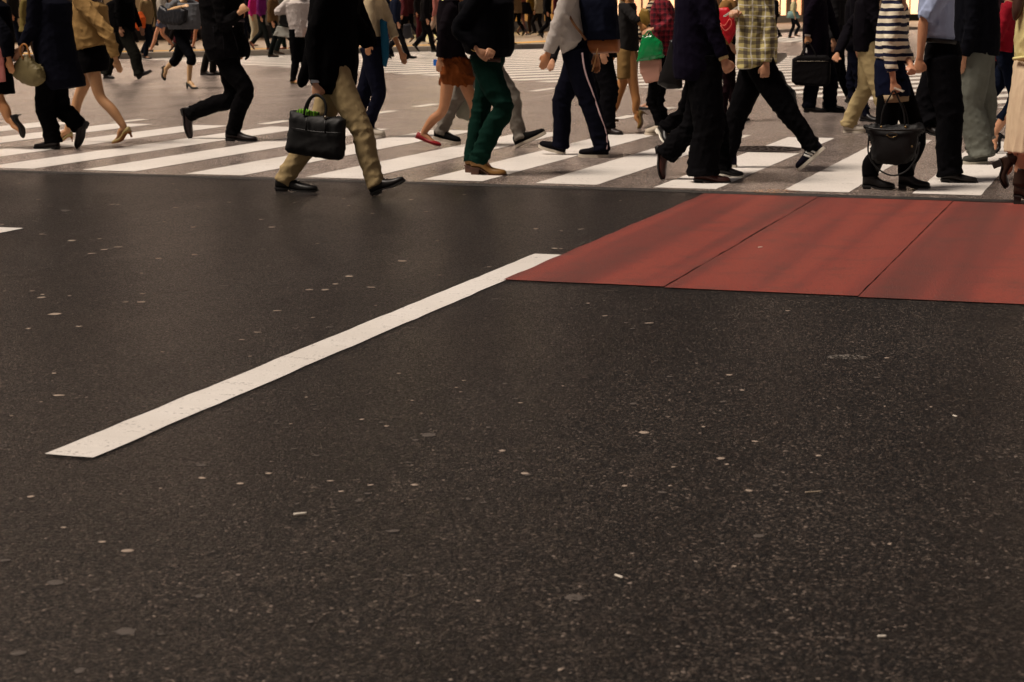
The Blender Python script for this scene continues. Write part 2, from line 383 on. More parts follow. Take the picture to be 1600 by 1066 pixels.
for q in range(190):
    x = rr.uniform(-10, 1150) if rr.random() < .85 else rr.uniform(1000, 1600); y = 286 + (rr.random() ** 1.7) * 500
    spots.append((x, y, rr.uniform(.35, .8)))
for q in range(45): spots.append((rr.uniform(0, 1600), rr.uniform(620, 1066), rr.uniform(.3, .75)))
for i, (x, y, s) in enumerate(spots):
    g = G(x, y); u, v = g.dot(US), g.dot(VS)
    if -3.0 < v < 3 and 9 < u < 13.9: continue
    if -3.16 < v < -2.9 and u < 10.4: continue
    o = bpy.data.objects.new('gum_spot', (gm if rr.random() < (.72 if y < 500 else .4) else gm2)[i % 6]); COL.objects.link(o); o.parent = road
    s *= 1.35 if y < 520 else .85
    o.location = (g.x, g.y, .0005); o.scale = (.019 * s * rr.uniform(.7, 1.3), .017 * s * rr.uniform(.7, 1.4), 1); o.rotation_euler.z = rr.uniform(0, 6)
def litter(px, py, L, r, ang, mat, name, label, cat):
    g = G(px, py); mb = MB(); d = Vector((math.cos(ang), math.sin(ang), 0))
    tube(mb, [g - d*L/2 + Vector((0,0,r+.001)), g + Vector((0,0,r*1.3)), g + d*L/2 + Vector((0,0,r+.001))], [r, r, r*.9], Vector((0,0,1)), 8, 3)
    o = link(name, mb.mesh(name), mat); tag(o, label, cat)
WB = plain('paper_white', (205, 196, 182), .7)
litter(469, 806, .035, .004, .4, WB, 'cigarette_end', 'white cigarette end lying alone on asphalt below the long white line', 'cigarette end')
litter(967, 903, .028, .003, 2.2, WB, 'paper_scrap', 'tiny white paper scrap on the dark asphalt, lower centre', 'litter')
litter(1271, 770, .05, .002, .3, plain('straw', (150, 135, 115), .7), 'twig', 'thin pale twig on dark asphalt in the lower right', 'twig')
litter(1492, 652, .02, .003, 2.0, WB, 'paper_scrap', 'tiny white paper scrap on asphalt below the red surfacing', 'litter')
litter(1378, 997, .018, .003, .1, WB, 'paper_scrap', 'tiny bright paper scrap near the lower right edge', 'litter')
litter(1188, 388, .03, .004, .6, WB, 'paper_scrap', 'small crumpled white scrap lying on the red surfacing', 'litter')
# scuffed pale patch
SC, nt, bs = new_mat('scuff'); t = N(nt, 'ShaderNodeTexCoord').outputs['Object']
tr = N(nt, 'ShaderNodeBsdfTransparent'); mx = N(nt, 'ShaderNodeMixShader'); out = nt.nodes['Material Output']
bs.inputs['Base Color'].default_value = (.16, .14, .12, 1); bs.inputs['Roughness'].default_value = .8
f = ramp(nt, noise(nt, 90, 4, t), [(.52, g1(0)), (.58, g1(1))])
nt.links.new(f, mx.inputs[0]); nt.links.new(tr.outputs[0], mx.inputs[1]); nt.links.new(bs.outputs[0], mx.inputs[2]); nt.links.new(mx.outputs[0], out.inputs[0])
gc = G(1322, 559); sheet('scuffed_patch', [gc + Vector((.085*math.cos(a*.7854)*random.Random(a).uniform(.8,1.2), .055*math.sin(a*.7854), 0)) for a in range(8)], .003, SC, road)
# damp glittering spot at the corner of the red surfacing
WT, nt, bs = new_mat('wet_grit'); t = N(nt, 'ShaderNodeTexCoord').outputs['Object']
bs.inputs['Base Color'].default_value = (.06, .035, .03, 1); bs.inputs['Roughness'].default_value = .04
bump(nt, bs, noise(nt, 60, 3, t, .7), 1.0, .008)
tr = N(nt, 'ShaderNodeBsdfTransparent'); mx = N(nt, 'ShaderNodeMixShader'); out = nt.nodes['Material Output']
f = ramp(nt, noise(nt, 42, 3, t), [(.50, g1(0)), (.55, g1(1))])
nt.links.new(f, mx.inputs[0]); nt.links.new(tr.outputs[0], mx.inputs[1]); nt.links.new(bs.outputs[0], mx.inputs[2]); nt.links.new(mx.outputs[0], out.inputs[0])
wc = G(1212, 300.5); sheet('puddle', [wc + Vector((.20*math.cos(a*.5236)*random.Random(a+9).uniform(.7,1.2), .17*math.sin(a*.5236)*random.Random(a+3).uniform(.7,1.2), 0)) for a in range(12)], .0075, WT).__setitem__('kind', 'structure')

# ------------------------------------------------------------------ pavement, kerb, buildings
PV, nt, bs = new_mat('paving'); t = N(nt, 'ShaderNodeTexCoord').outputs['Object']
br = N(nt, 'ShaderNodeTexBrick'); nt.links.new(t, br.inputs[0]); br.inputs['Scale'].default_value = 3.3
br.inputs['Color1'].default_value = (.36, .27, .17, 1); br.inputs['Color2'].default_value = (.30, .22, .14, 1); br.inputs['Mortar'].default_value = (.12, .09, .06, 1); br.inputs['Mortar Size'].default_value = .012  # tan tiles, with the warm shop light worked into their colour
nt.links.new(mix(nt, noise(nt, .8, 4, t), br.outputs[0], (.2, .15, .1, 1)), bs.inputs['Base Color']); bs.inputs['Roughness'].default_value = .5
tag(sheet('pavement', list(KERB) + [Vector((600, 300, 0)), Vector((600, 700, 0)), Vector((-600, 700, 0)), Vector((-600, 60, 0))], .13, PV, None), kind='structure')
CU = plain('kerb_stone', (150, 140, 128), .6, bumpn=20); YT = plain('tactile_yellow', (214, 158, 40), .6, bumpn=40)
kb = tag(empty('kerb', KERB[3]), kind='structure')
for a, b in zip(KERB, KERB[1:]):
    L = (b - a).length; d = (b - a).normalized(); nn = Vector((-d.y, d.x, 0)); ns = max(1, int(L / 1.2)) if L < 40 else 12
    for q in range(ns):
        c0 = a.lerp(b, (q + .5) / ns); mb = MB(); mb.box(c0 - KERB[3] + nn * .02 + Vector((0, 0, .067)), L / ns / 2 - .006, .09, .072, d, nn)
        link('kerb_stone', mb.mesh('kerb_stone', False), CU, kb)
for a, b in zip(KERB[:6], KERB[1:6]):
    d = (b - a).normalized(); nn = Vector((-d.y, d.x, 0))
    tag(sheet('tactile_paving', [a + nn*1.0, b + nn*1.0, b + nn*1.6, a + nn*1.6], .137, YT), kind='structure')
BL = [G(-260, 78), G(250, 69), G(640, 60), G(900, 52), G(1300, 36)]
WALLM = plain('facade_stone', (70, 62, 54), .7, bumpn=8); FR = plain('metal_frame', (38, 34, 30), .4, .6); SGM = plain('sign_band', (96, 74, 48), .5)
def lit(name, rgb, s): return plain(name, rgb, .4, 0, s)
def building(a, b, levels, labels, glow, seed):
    rg = random.Random(seed); d = (b - a).normalized(); nn = Vector((d.y, -d.x, 0)); L = (b - a).length   # nn faces the road
    if nn.y > 0: nn = -nn
    B = tag(empty('building', a), labels, 'building', 'shop buildings beyond the crossing')
    hts = 4.2; total = hts + 3.4 * levels; mid = (b - a) / 2
    def part(name, x0, x1, z0, z1, y0, y1, mat, par=B):
        mb = MB(); c = d * ((x0 + x1) / 2) + nn * ((y0 + y1) / 2) + Vector((0, 0, (z0 + z1) / 2)); mb.box(c, abs(x1 - x0) / 2, abs(y1 - y0) / 2, (z1 - z0) / 2, d, nn)
        return link(name, mb.mesh(name, False), mat, par)
    part('wall', 0, L, 0, total, -9, -.35, WALLM)
    part('plinth', 0, L, .13, .55, -.34, -.03, FR)
    sb = part('sign_band', 0, L, 3.3, 4.15, -.34, .12, SGM); part('added_sign_face', .2, L - .2, 3.4, 4.05, .121, .16, lit('added_sign_glow', (255, 216, 190), 9.0), sb)  # unseen glowing sign face, added to brighten the far asphalt
    nb = max(2, int(L / 3.4)); w = L / nb
    for q in range(nb):
        part('pier', q * w - .001, q * w + .5, .55, 3.3, -.34, -.0, WALLM)
        col, s = glow[rg.randrange(len(glow))]
        p = part('shop_window', q * w + .52, (q + 1) * w - .02, .56, 3.28, -.34, -.2, lit('shop_light', col, s))
        part('mullion', q * w + .5 + (w - .5) / 2, q * w + .56 + (w - .5) / 2, .56, 3.28, -.195, -.12, FR)
        for lv in range(levels):
            z = hts + lv * 3.4
            on = rg.random() < .8
            part('window', q * w + .6, (q + 1) * w - .3, z + .9, z + 2.7, -.345, -.28, lit('unseen_window_glow', (235, 200, 170), 4.5 if lv == 0 else 1.3 if lv == 1 else .15) if on else plain('dark_glass', (22, 24, 28), .15))  # unseen upper windows; glow graded by storey to shape the sheen on the road
            part('sill', q * w + .5, (q + 1) * w - .2, z + .8, z + .895, -.345, -.2, FR)
    part('parapet', -.1, L + .1, total, total + .6, -9.1, -.2, WALLM)
dim = [((96, 82, 66), .22), ((130, 100, 66), .35), ((70, 68, 64), .2)]
brt = [((255, 214, 130), 2.4), ((255, 196, 96), 1.6), ((150, 110, 60), .8)]
gold = [((255, 214, 110), 3.2), ((150, 100, 40), .8), ((255, 226, 140), 4.0), ((120, 86, 40), .5)]
building(BL[0], BL[1], 4, 'dim stone shop building at far left behind the crowd', dim, 2)
building(BL[1], BL[2], 5, 'shop building with dark lower front behind the pink and purple tops', dim + brt[2:], 3)
building(BL[2], BL[3], 4, 'shop building with glowing yellow windows behind the woman in a black skirt', gold, 5)
building(BL[4], Vector((105, 150, 0)), 6, 'tall shop building closing the far right side of the junction', [((255, 200, 150), 1.6), ((120, 100, 80), .4)], 9)
building(BL[3], BL[4], 4, 'long lit shop building at the far right end of the pavement', [((255, 190, 140), 1.6), ((255, 170, 120), 1.2)], 7)

# ------------------------------------------------------------------ people
ZUP = Vector((0, 0, 1))
def hand(mb, w, d, pn, curl=.35, thumb=1, sc=1.0):
    d = d.normalized(); pn = (pn - d * pn.dot(d)).normalized(); sd = d.cross(pn)
    tube(mb, [w - d*.02*sc, w + d*.03*sc, w + d*.07*sc, w + d*.098*sc], [(.026*sc, .019*sc), (.034*sc, .018*sc), (.042*sc, .016*sc), (.038*sc, .012*sc)], sd, 12, 2)
    for k, (o, l) in enumerate(zip((-.031, -.0105, .0105, .030), (.062, .075, .070, .053))):
        p = w + d*.088*sc + sd*o*sc; a = curl * (1 + .12 * k); pts = [p]; cd = 0
        for s_ in (.42, .33, .25):
            cd += a; q = d * math.cos(cd) + pn * math.sin(cd); pts.append(pts[-1] + q * l * s_ * 1.15 * sc)
        tube(mb, [p - d*.015*sc] + pts, [.0088*sc, .0088*sc, .0084*sc, .008*sc, .0065*sc], sd, 8, 1)
    b = w + d*.03*sc - sd*.028*sc*thumb
    tube(mb, [b, b + (d*.8 - sd*.7*thumb + pn*.3).normalized()*.035*sc, b + (d*.95 - sd*.35*thumb + pn*.45).normalized()*.068*sc], [.013*sc, .011*sc, .008*sc], sd, 8, 2)

SHOES = {  # x/L, half width, top z, (bottom raised by heel)
 'dress': dict(sec=[(0,.026,.062),(.06,.034,.082),(.22,.037,.088),(.36,.036,.078),(.5,.041,.062),(.66,.046,.050),(.82,.043,.040),(.94,.028,.030),(1,.010,.016)], sole=.011, heel=.024, hh=.016),
 'sneaker': dict(sec=[(0,.028,.072),(.06,.037,.092),(.22,.040,.096),(.36,.040,.086),(.5,.046,.070),(.66,.050,.058),(.82,.048,.050),(.94,.036,.040),(1,.016,.022)], sole=.024, heel=.026, hh=.002),
 'boot': dict(sec=[(0,.030,.085),(.06,.037,.11),(.22,.040,.12),(.36,.039,.098),(.5,.042,.070),(.66,.046,.054),(.82,.043,.044),(.94,.030,.034),(1,.012,.018)], sole=.011, heel=.028, hh=.018, shaft=.16),
 'pump': dict(sec=[(0,.022,.050),(.06,.028,.052),(.22,.030,.042),(.36,.030,.030),(.5,.034,.028),(.66,.038,.030),(.82,.034,.030),(.94,.020,.022),(1,.006,.010)], sole=.006, heel=.05, hh=.05),
 'flat': dict(sec=[(0,.024,.050),(.06,.031,.052),(.22,.034,.042),(.36,.034,.032),(.5,.038,.030),(.66,.042,.032),(.82,.038,.030),(.94,.025,.024),(1,.010,.012)], sole=.007, heel=.01, hh=.004),
 'heelboot': dict(sec=[(0,.028,.085),(.06,.034,.11),(.22,.037,.12),(.36,.036,.092),(.5,.039,.064),(.66,.043,.050),(.82,.040,.042),(.94,.027,.032),(1,.010,.016)], sole=.009, heel=.06, hh=.055, shaft=.12),
}
def shoe(parent, kind, O, fx, up, L, mat, solemat, shin=None, extra=None, near=True, hmat=None):
    S = SHOES[kind]; sy = up.cross(fx).normalized(); hh = S['hh']; st = S['sole']
    T = lambda x, y, z: O + fx * x + sy * y + up * z
    def lift(t): 
        q = min(1, max(0, (t - .18) / .45)); return hh * (1 - q*q*(3-2*q))
    def spring(t): return .008 * max(0, (t - .75) / .25) ** 2
    rows = catmull([(x, w, z) for x, w, z in S['sec']], 3); rings = []; n = 14
    for x, w, z in rows:
        x = min(max(x, 0), 1); b = st + lift(x) + spring(x); top = b + max(z, .01); mid = b + .35 * (top - b); ring = []
        for j in range(n):
            a = 2*math.pi*j/n; c_, s_ = math.cos(a), math.sin(a)
            yy = w * math.copysign(abs(c_) ** .75, c_); zz = mid + (top - mid) * s_ if s_ > 0 else mid - (mid - b) * abs(s_) ** .45
            ring.append(T(x * L, yy, zz))
        rings.append(ring)
    mb = MB().loft(rings)
    if 'shaft' in S and shin is not None:
        a = T(.2 * L, 0, st + hh + .06); d = (shin - a).normalized()
        tube(mb, [a, a + d*.07, a + d * S['shaft']], [(.044, .052), (.047, .054), (.053, .058)], sy, 12, 3)
    sh = link('shoe', mb.mesh('shoe'), mat, parent)
    mb = MB(); rings = []
    for x, w, z in rows:
        x = min(max(x, 0), 1); b = lift(x) + spring(x); w = w + (.006 if kind == 'sneaker' else .004)
        rings.append([T(x*L + (.004 if x > .9 else -.003 if x < .1 else 0), y, zz) for y, zz in ((-w, b), (w, b), (w, b + st), (-w, b + st))])
    mb.loft(rings)
    link('sole', mb.mesh('sole', False), solemat, sh)
    if hh > .01:
        mb = MB(); w = .030 if kind != 'pump' else .012; x1 = .24 * L if kind != 'pump' else .06 * L; wt = .033 if kind != 'pump' else .024; xt = .27*L if kind != 'pump' else .14*L
        mb.loft([[T(x, y, z) for x, y in ((.004, -ww), (.004, ww), (xx, ww), (xx, -ww))] for xx, ww, z in ((x1, w, -.0), (x1, w, hh*.5), (xt, wt, hh + .004))])
        link('heel', mb.mesh('heel', False), hmat or solemat, sh)
    if extra and near:
        for kind_, rgb in extra:
            if kind_ == 'laces':
                for q in range(4):
                    x = (.34 + .07*q) * L; zt = st + lift(x/L) + np.interp(x/L, [r[0] for r in rows], [r[2] for r in rows])
                    mb = MB(); tube(mb, [T(x, -.022, zt - .006), T(x + .003, 0, zt + .003), T(x, .022, zt - .006)], [.003]*3, up, 6, 2)
                    link('lace', mb.mesh('lace'), plain('lace', rgb, .8), sh)
            if kind_ == 'stripes':
                for sgn in (-1, 1):
                    for q in range(3):
                        x = (.34 + .095*q) * L; w_ = float(np.interp(x/L, [r[0] for r in rows], [r[1] for r in rows]))
                        zt = float(np.interp(x/L, [r[0] for r in rows], [r[2] for r in rows])); mb = MB()
                        pts = [T(x - .022, sgn*(w_ + .001), st + .004), T(x - .008, sgn*(w_ + .002), st + zt*.4), T(x + .006, sgn*(w_*.86), st + zt*.80)]
                        tube(mb, pts, [(.002, .008)]*3, sy, 8, 3); link('stripe', mb.mesh('stripe'), plain('stripe_white', rgb, .5), sh)
    return sh
FITS = {'slim': (.098, .078, .058, .056, .048), 'regular': (.108, .088, .072, .070, .066), 'wide': (.118, .105, .092, .092, .09), 'skin': (.092, .074, .056, .054, .034), 'legging': (.092, .074, .056, .055, .045)}
BLK = cloth((22, 21, 23)); PEOPLE = {}
def person(key, label, base, face=1, yaw=0, H=1.7, fem=False, foot='n', pel=None, lean=.02, n=None, f=None, an=None, af=None,
           top=None, bot=None, shoes=('dress', (24, 20, 20), (14, 12, 12)), skin=(188, 142, 110), hair=(24, 18, 16), longhair=False, near=True,
           group='people crossing the street', curl=.24, extra=None, seed=1, cuff=None, legskin='skin', pelz=None, headless=False):
    F = Matrix.Rotation(math.radians(yaw), 3, 'Z') @ (VS * face); lat = Vector((F.y, -F.x, 0))
    if lat.y > 0: lat = -lat
    sgn = 1 if lat.cross(F).z > 0 else -1
    offF = .075 if fem else .09
    off = {'n': offF, 'f': -offF}[foot]
    B = G(*base) - lat * off; B.z = 0
    frontal = abs(F.x) < .55
    pn_ = Vector((0, 1, 0)) if frontal else lat
    def W(px, py, o=0.0):
        r = ray(px, py); C = Vector((0, 0, CAMH)); P0 = B + lat * o
        t = pn_.dot(P0 - C) / pn_.dot(r); return C + r * t - B
    def order(r):                                # keep every ring of a garment starting on the same side
        c_, a_, b_ = r
        if frontal: a_, b_ = (b_, a_)
        if a_.x < 0: a_ = -a_
        if b_.dot(pn_) < 0: b_ = -b_
        return (c_, a_, b_)
    def WZ(px, z, o=0.0): p = W(px, base[1] - 60, o); p.z = z; return p
    root = tag(empty('person', B), label, 'person', group); rgn = random.Random(seed)
    s = H / 1.7; px0 = pel if pel is not None else base[0]
    pv = WZ(px0, (pelz or .525) * H); neck = pv + F * lean + Vector((0, 0, .835 * H - pv.z))
    v_body, v_cl = (.007, .0105) if near else (.014, .018)
    body = MB(); fit = FITS['skin']; fs = (.92 if fem else 1) * s
    # torso, neck, head
    up = (neck - pv)
    tr = [(-.10, .11, .085), (0, .155 if not fem else .16, .105), (.2, .15, .1), (.42, .125 if not fem else .11, .085), (.7, .15 if not fem else .135, .10), (.88, .165 if not fem else .145, .085), (.97, .085, .06), (1.03, .052, .052), (1.10, .048, .05)]
    tube(body, [pv + up * t - F * (.012 if t < .9 else 0) for t, a, b in tr], [(a * s * (.75 if t < .9 else 1), b * s * (.58 if t < .9 else 1)) for t, a, b in tr], lat, 18, 3)
    hc = neck + F * .03 + Vector((0, 0, .125 * s + .03))
    if near or True:
        body.ell(hc + Vector((0, 0, .02)), (lat * .074 * s, F * .092 * s, ZUP * .112 * s), 16, 12)
        body.ell(hc + F * .025 + Vector((0, 0, -.06)), (lat * .052 * s, F * .060 * s, ZUP * .058 * s), 12, 8)
        tube(body, [hc + F*.088 + ZUP*.02, hc + F*.104 - ZUP*.012, hc + F*.098 - ZUP*.024], [.010, .015, .012], lat, 8, 2)
        for q in (-1, 1): body.ell(hc + lat * q * .076 * s - F * .005, (lat * .012, F * .018, ZUP * .03), 8, 6)
        tube(body, [hc + F*.076 - ZUP*.05 + lat*.022, hc + F*.086 - ZUP*.05, hc + F*.076 - ZUP*.05 - lat*.022], [.008, .010, .008], ZUP, 8, 2)
    # legs
    LG = {}; cl_j = []
    for sd, spec in (('n', n), ('f', f)):
        o = offF if sd == 'n' else -offF
        if spec is None:                            # standing leg straight below
            spec = ('m', .03, 0.0, 0.0)
        hip = pv + lat * (o * .95) - ZUP * .03 * s
        if spec[0] == 'm':                          # metric: ('m', knee fwd, heel fwd, heel z, toe z)
            kf = spec[1]
            knee = pv + F * kf + lat * o; knee.z = .275 * H
            hp = pv + F * (spec[2] - .06) + lat * o; hp.z = spec[3]; Ls = (.235 if fem else .275)
            tz = spec[4] if len(spec) > 4 else 0.0
            tp = hp + F * math.sqrt(max(.001, Ls*Ls - (tz - hp.z) ** 2)); tp.z = tz
        else:
            knee = W(*spec[0], o); hp = W(*spec[1], o); tp = W(*spec[2], o)
            for p in (hp, tp):
                if p.z < .03: p.z = 0.0
            nom = (.238 if fem else .285) * s; d = tp - hp
            if d.length < nom * .8:
                ex = math.sqrt(max(0, (nom*.95) ** 2 - d.length ** 2)); tp = tp + Vector((0, -ex * (spec[3] if len(spec) > 3 else .7), 0))
        fx = (tp - hp); L = min(max(fx.length, .2), .33); fx.normalize(); upv = (lat.cross(fx) * sgn).normalized()
        if upv.z < 0 and abs(fx.z) < .7: upv = -upv
        hgt = SHOES[shoes[0]]['hh'] + SHOES[shoes[0]]['sole']
        ank = hp + fx * .23 * L + upv * (.075 + hgt)
        LG[sd] = dict(hip=hip, knee=knee, ank=ank, hp=hp, tp=tp, fx=fx, up=upv, L=L, o=o)
        cl_j += [knee, ank + Vector((0, 0, .04))]
        cov = bool(bot) and bot[0] == 'trousers'; ft = [x * k for x, k in zip(fit, (.66,) * 5 if cov else (.75, .75, .85, .95, 1) if bot and bot[0] == 'capri' else (.9, 1, 1, 1, 1))]; calf = (knee * .55 + ank * .45) - F * .014
        tube(body, [hip + ZUP*.02, hip.lerp(knee, .5), knee, calf, ank + (knee - ank).normalized()*.02, ank - upv*.02], [ft[0]*fs, ft[1]*fs, (ft[2]*fs*.95, ft[2]*fs), (ft[3]*fs, ft[3]*fs*1.02), .036*s*(.85 if cov else 1), .032*s*(.85 if cov else 1)], lat, 14, 4)
        tube(body, [ank - upv*.03 - fx*.02, ank - upv*.042 + fx*.05, hp + fx*.62*L + upv*(hgt*.3 + .026), hp + fx*.9*L + upv*.02], ([(.028, .034), (.030, .030), (.034, .018), (.02, .012)] if shoes[0] in ('pump', 'flat') else [(.024, .026), (.022, .018), (.018, .01), (.012, .008)]), lat, 10, 3)
    # arms
    AR = {}
    for sd, spec in (('n', an), ('f', af)):
        o = 1 if sd == 'n' else -1
        shl = neck + lat * o * (.155 if fem else .175) * s - ZUP * .035 * s
        if spec is None: spec = ('m', -.03 * o, .0, .06 * o)
        if spec[0] == 'm':                          # forward swing of elbow, wrist
            el = shl + F * spec[1] + lat * o * .03 - ZUP * (.27 * s); wr_ = el + F * spec[3] - ZUP * (.245 * s) if len(spec) < 5 else el + F * spec[3] + ZUP * spec[4]
        else:
            el = W(*spec[0], o * .2); wr_ = W(*spec[1], o * (.2 if len(spec) < 3 else spec[2]))
        AR[sd] = (shl, el, wr_)
        body_arm = [shl, shl.lerp(el, .5), el, el.lerp(wr_, .4), wr_]
        slv = (top[1].get('sleeve', 1.0) if len(top) > 1 else 1.0) if top else 0; a1 = .7 if slv > .3 else 1; a2 = .72 if slv >= 1 else (.8 if slv > .6 else 1)
        tube(body, body_arm, [.044*s*a1, .042*s*a1, .036*s*a2, .036*s*a2, (.025*s, .021*s)], lat, 12, 3)
        d = (wr_ - el).normalized(); pn = (F * .35 - lat * o) if abs(d.z) > .5 else -ZUP
        pn = -lat * o + F * .15 if abs(d.z) > .5 else -ZUP * .6 - lat * o * .6
        hand(body, wr_, d, pn, curl, -o * (1 if face > 0 else -1), (.86 if fem else .95) * s)
    link('body', remesh(body, v_body, 1, .33 if near else .6, None, 'body'), skin_mat(skin), root)
    if near:
        mb = MB()
        for q in (-1, 1): mb.ell(hc + F * .083 * s + lat * q * .03 * s + ZUP * .015, (lat * .012, F * .008, ZUP * .007), 8, 6)
        link('eyes', mb.mesh('eyes'), plain('eye', (40, 30, 26), .2), root)
    mb = MB(); mb.ell(hc - F * .012 + Vector((0, 0, .045)), (lat * .083 * s, F * .098 * s, ZUP * .098 * s), 16, 10)
    if longhair:
        tube(mb, [hc - F*.03 + ZUP*.05, hc - F*.07 - ZUP*.05, neck - F*.09 - ZUP*.02, neck - F*.12 - ZUP*.18], [.08, (.085, .06), (.10, .045), (.08, .02)], lat, 14, 4)
    link('hair', remesh(mb, .012 if near else .018, 2, None, wrinkler(seed + 5, .006, [], vert=.3, base=1) if near else None, 'hair'), plain('hair', hair, .42, bumpn=120), root)
    # bottom garment
    jt = [pv - ZUP * .06] + cl_j
    if bot:
        kind = bot[0]; mat = bot[1]; opt = bot[2] if len(bot) > 2 else {}
        mb = MB()
        if kind in ('trousers', 'capri', 'shorts'):
            ft = [x * s * (.96 if fem else 1) for x in opt.get('rad', FITS[opt.get('fit', 'regular')])]
            wl = (.145 if fem else .15) * s; wf = opt.get('wf', .12) * s
            tube(mb, [pv - ZUP*.10*s, pv - ZUP*.02, pv + ZUP*.06*s, pv + ZUP*.14*s], [(wl*.75, wf*.8), (wl, wf), (wl, wf*.98), (wl*.88, wf*.85)], lat, 18, 3)
            for sd in ('n', 'f'):
                g = LG[sd]; hip, knee, ank = g['hip'], g['knee'], g['ank']; r_ = opt.get('rad_' + sd); r_ = [x * s for x in r_] if r_ else ft
                sh_ = (ank - knee).normalized(); end = ank + sh_ * (.035 if kind == 'trousers' else 0)
                pts = [hip + ZUP*.06, hip.lerp(knee, .45), knee, knee.lerp(ank, .45) - F*.008, end - sh_*.05, end]
                rd = [(ft[0]*.76, ft[0]), (r_[1]*.86, r_[1]), (r_[2]*.92, r_[2]), (r_[3]*.92, r_[3]), (r_[4]*.9, r_[4]), (r_[4]*.9, r_[4]*1.04)]
                if kind == 'shorts': q = opt.get('len', .45); pts = [hip + ZUP*.06, hip.lerp(knee, q*.5), hip.lerp(knee, q)]; rd = [ft[0], ft[0]*.98, ft[0]*.97]
                if kind == 'capri': pts = pts[:3] + [knee.lerp(ank, opt.get('len', .35))]; rd = rd[:3] + [(r_[3], r_[3])]
                tube(mb, pts, rd, lat, 16, 5)
                if kind == 'trousers' and near:      # hem resting on the shoe
                    tube(mb, [end - sh_*.03, end + sh_*.012 + g['fx']*.008], [r_[4], r_[4]*1.03], lat, 14, 1)
            name = {'trousers': 'trousers', 'capri': 'trousers', 'shorts': 'shorts'}[kind]; amp = opt.get('amp', .010)
        else:                                        # skirt: silhouette rows from hem upward
            rings = []
            for xl, yl, xr, yr, dp in opt['secs']:
                a, b = W(xl, yl), W(xr, yr); c = (a + b) / 2; h_ = (b - a) / 2
                rings.append((c, h_, dp))
            mb.loft([[c + h_ * math.cos(2*math.pi*j/20) + pn_ * dp * math.sin(2*math.pi*j/20) for j in range(20)] for c, h_, dp in rings])
            name = opt.get('name', 'skirt'); amp = opt.get('amp', .012)
        wr = wrinkler(seed, amp, jt, opt.get('vert', 1.5), opt.get('base', .4)) if near else None
        tro = link(name, remesh(mb, v_cl, 3, .7 if near else None, wr, name), mat, root)
    else: tro = None
    # top garment
    if top:
        mat = top[0]; opt = top[1] if len(top) > 1 else {}; mb = MB(); ease = opt.get('ease', .018) * 1.0
        rings = []; zt = -9
        for xl, yl, xr, yr, dp in opt.get('secs', []):
            a, b = W(xl, yl), W(xr, yr); c = (a + b) / 2; h_ = (b - a) / 2
            rings.append((c, h_, pn_ * dp * 1.1)); zt = c.z
        if not rings:
            hz = opt.get('hem', .50) * H; zt = hz - .08
            if hz < pv.z - .05:
                c = pv.copy(); c.z = hz; fl = opt.get('flare', 1.08); rings.append((c, (F * (.13 * s + ease) * fl), (lat * (.18 * s + ease) * fl))); rings[-1] = order(rings[-1]); zt = hz
        for zf, a, b in ((.50, .17, .12), (.55, .17, .12), (.62, .15, .11), (.70, .165, .12), (.765, .18, .122), (.80, .175, .105), (.825, .12, .085), (.845, .072, .066)):
            z = zf * H
            if z < zt + .07 or (not opt.get('secs') and z < opt.get('hem', .50) * H): continue
            if fem: a *= .9; b *= .95
            t = (z - pv.z) / (neck.z - pv.z); c = pv + up * t; c.z = z
            rings.append(order((c, F * (b * s + ease), lat * (a * s + ease))))
        mb.loft([[c + h_ * math.cos(2*math.pi*j/20) + dp * math.sin(2*math.pi*j/20) for j in range(20)] for c, h_, dp in rings])
        sl = opt.get('sleeve', 1.0); sr = opt.get('sr', 1.0) * s
        if sl:
            for sd in ('n', 'f'):
                shl, el, wr_ = AR[sd]; ins = shl + (neck - shl) * .35 - ZUP * .03
                if sl >= 1: pts = [ins, shl, shl.lerp(el, .5), el, el.lerp(wr_, .5), wr_ - (wr_ - el).normalized() * .015]; rd = [.05*sr, .062*sr, .060*sr, .056*sr, .050*sr, .043*sr]
                elif sl > .5: q = (sl - .5) * 2; pts = [ins, shl, shl.lerp(el, .5), el, el.lerp(wr_, q)]; rd = [.05*sr, .060*sr, .060*sr, .054*sr, .050*sr]
                else: q = sl * 2; pts = [ins, shl, shl.lerp(el, q)]; rd = [.05*sr, .062*sr, .060*sr]
                tube(mb, pts, rd, lat, 14, 5)
                jt += [el]
        wr = wrinkler(seed + 9, opt.get('amp', .009), [AR['n'][1], AR['f'][1], pv + ZUP*.1], opt.get('vert', 1.2), opt.get('base', .45)) if near else None
        name = opt.get('name', 'jacket')
        tg = link(name, remesh(mb, v_cl, 3, .7 if near else None, wr, name), mat, root)
        if cuff:
            for sd in cuff[1]:
                shl, el, wr_ = AR[sd]; d = (wr_ - el).normalized(); m2 = MB(); tube(m2, [wr_ - d*.035, wr_ + d*.006], [.037*s, .036*s], lat, 14, 1)
                link('cuff', m2.mesh('cuff'), cloth(cuff[0], .8), root)
    for sd in ('n', 'f'):
        g = LG[sd]; sk, rgb, srgb_ = shoes[:3]
        mt = leather(rgb) if sk in ('dress', 'boot', 'heelboot', 'pump', 'flat') else cloth(rgb, .75)
        shoe(root, sk, g['hp'], g['fx'], g['up'], g['L'], mt, plain('sole', srgb_, .6), g['knee'], extra, near, leather(shoes[3]) if len(shoes) > 3 else None)
    D = dict(root=root, W=W, B=B, F=F, lat=lat, LG=LG, AR=AR, tro=tro, pv=pv, neck=neck, s=s); PEOPLE[key] = D
    return D
def attach(D, name, pts, rad, mat, latv=None, nn=10, k=4):
    mb = MB(); tube(mb, pts, rad, latv or D['lat'], nn, k); return link(name, mb.mesh(name), mat, D['root'])

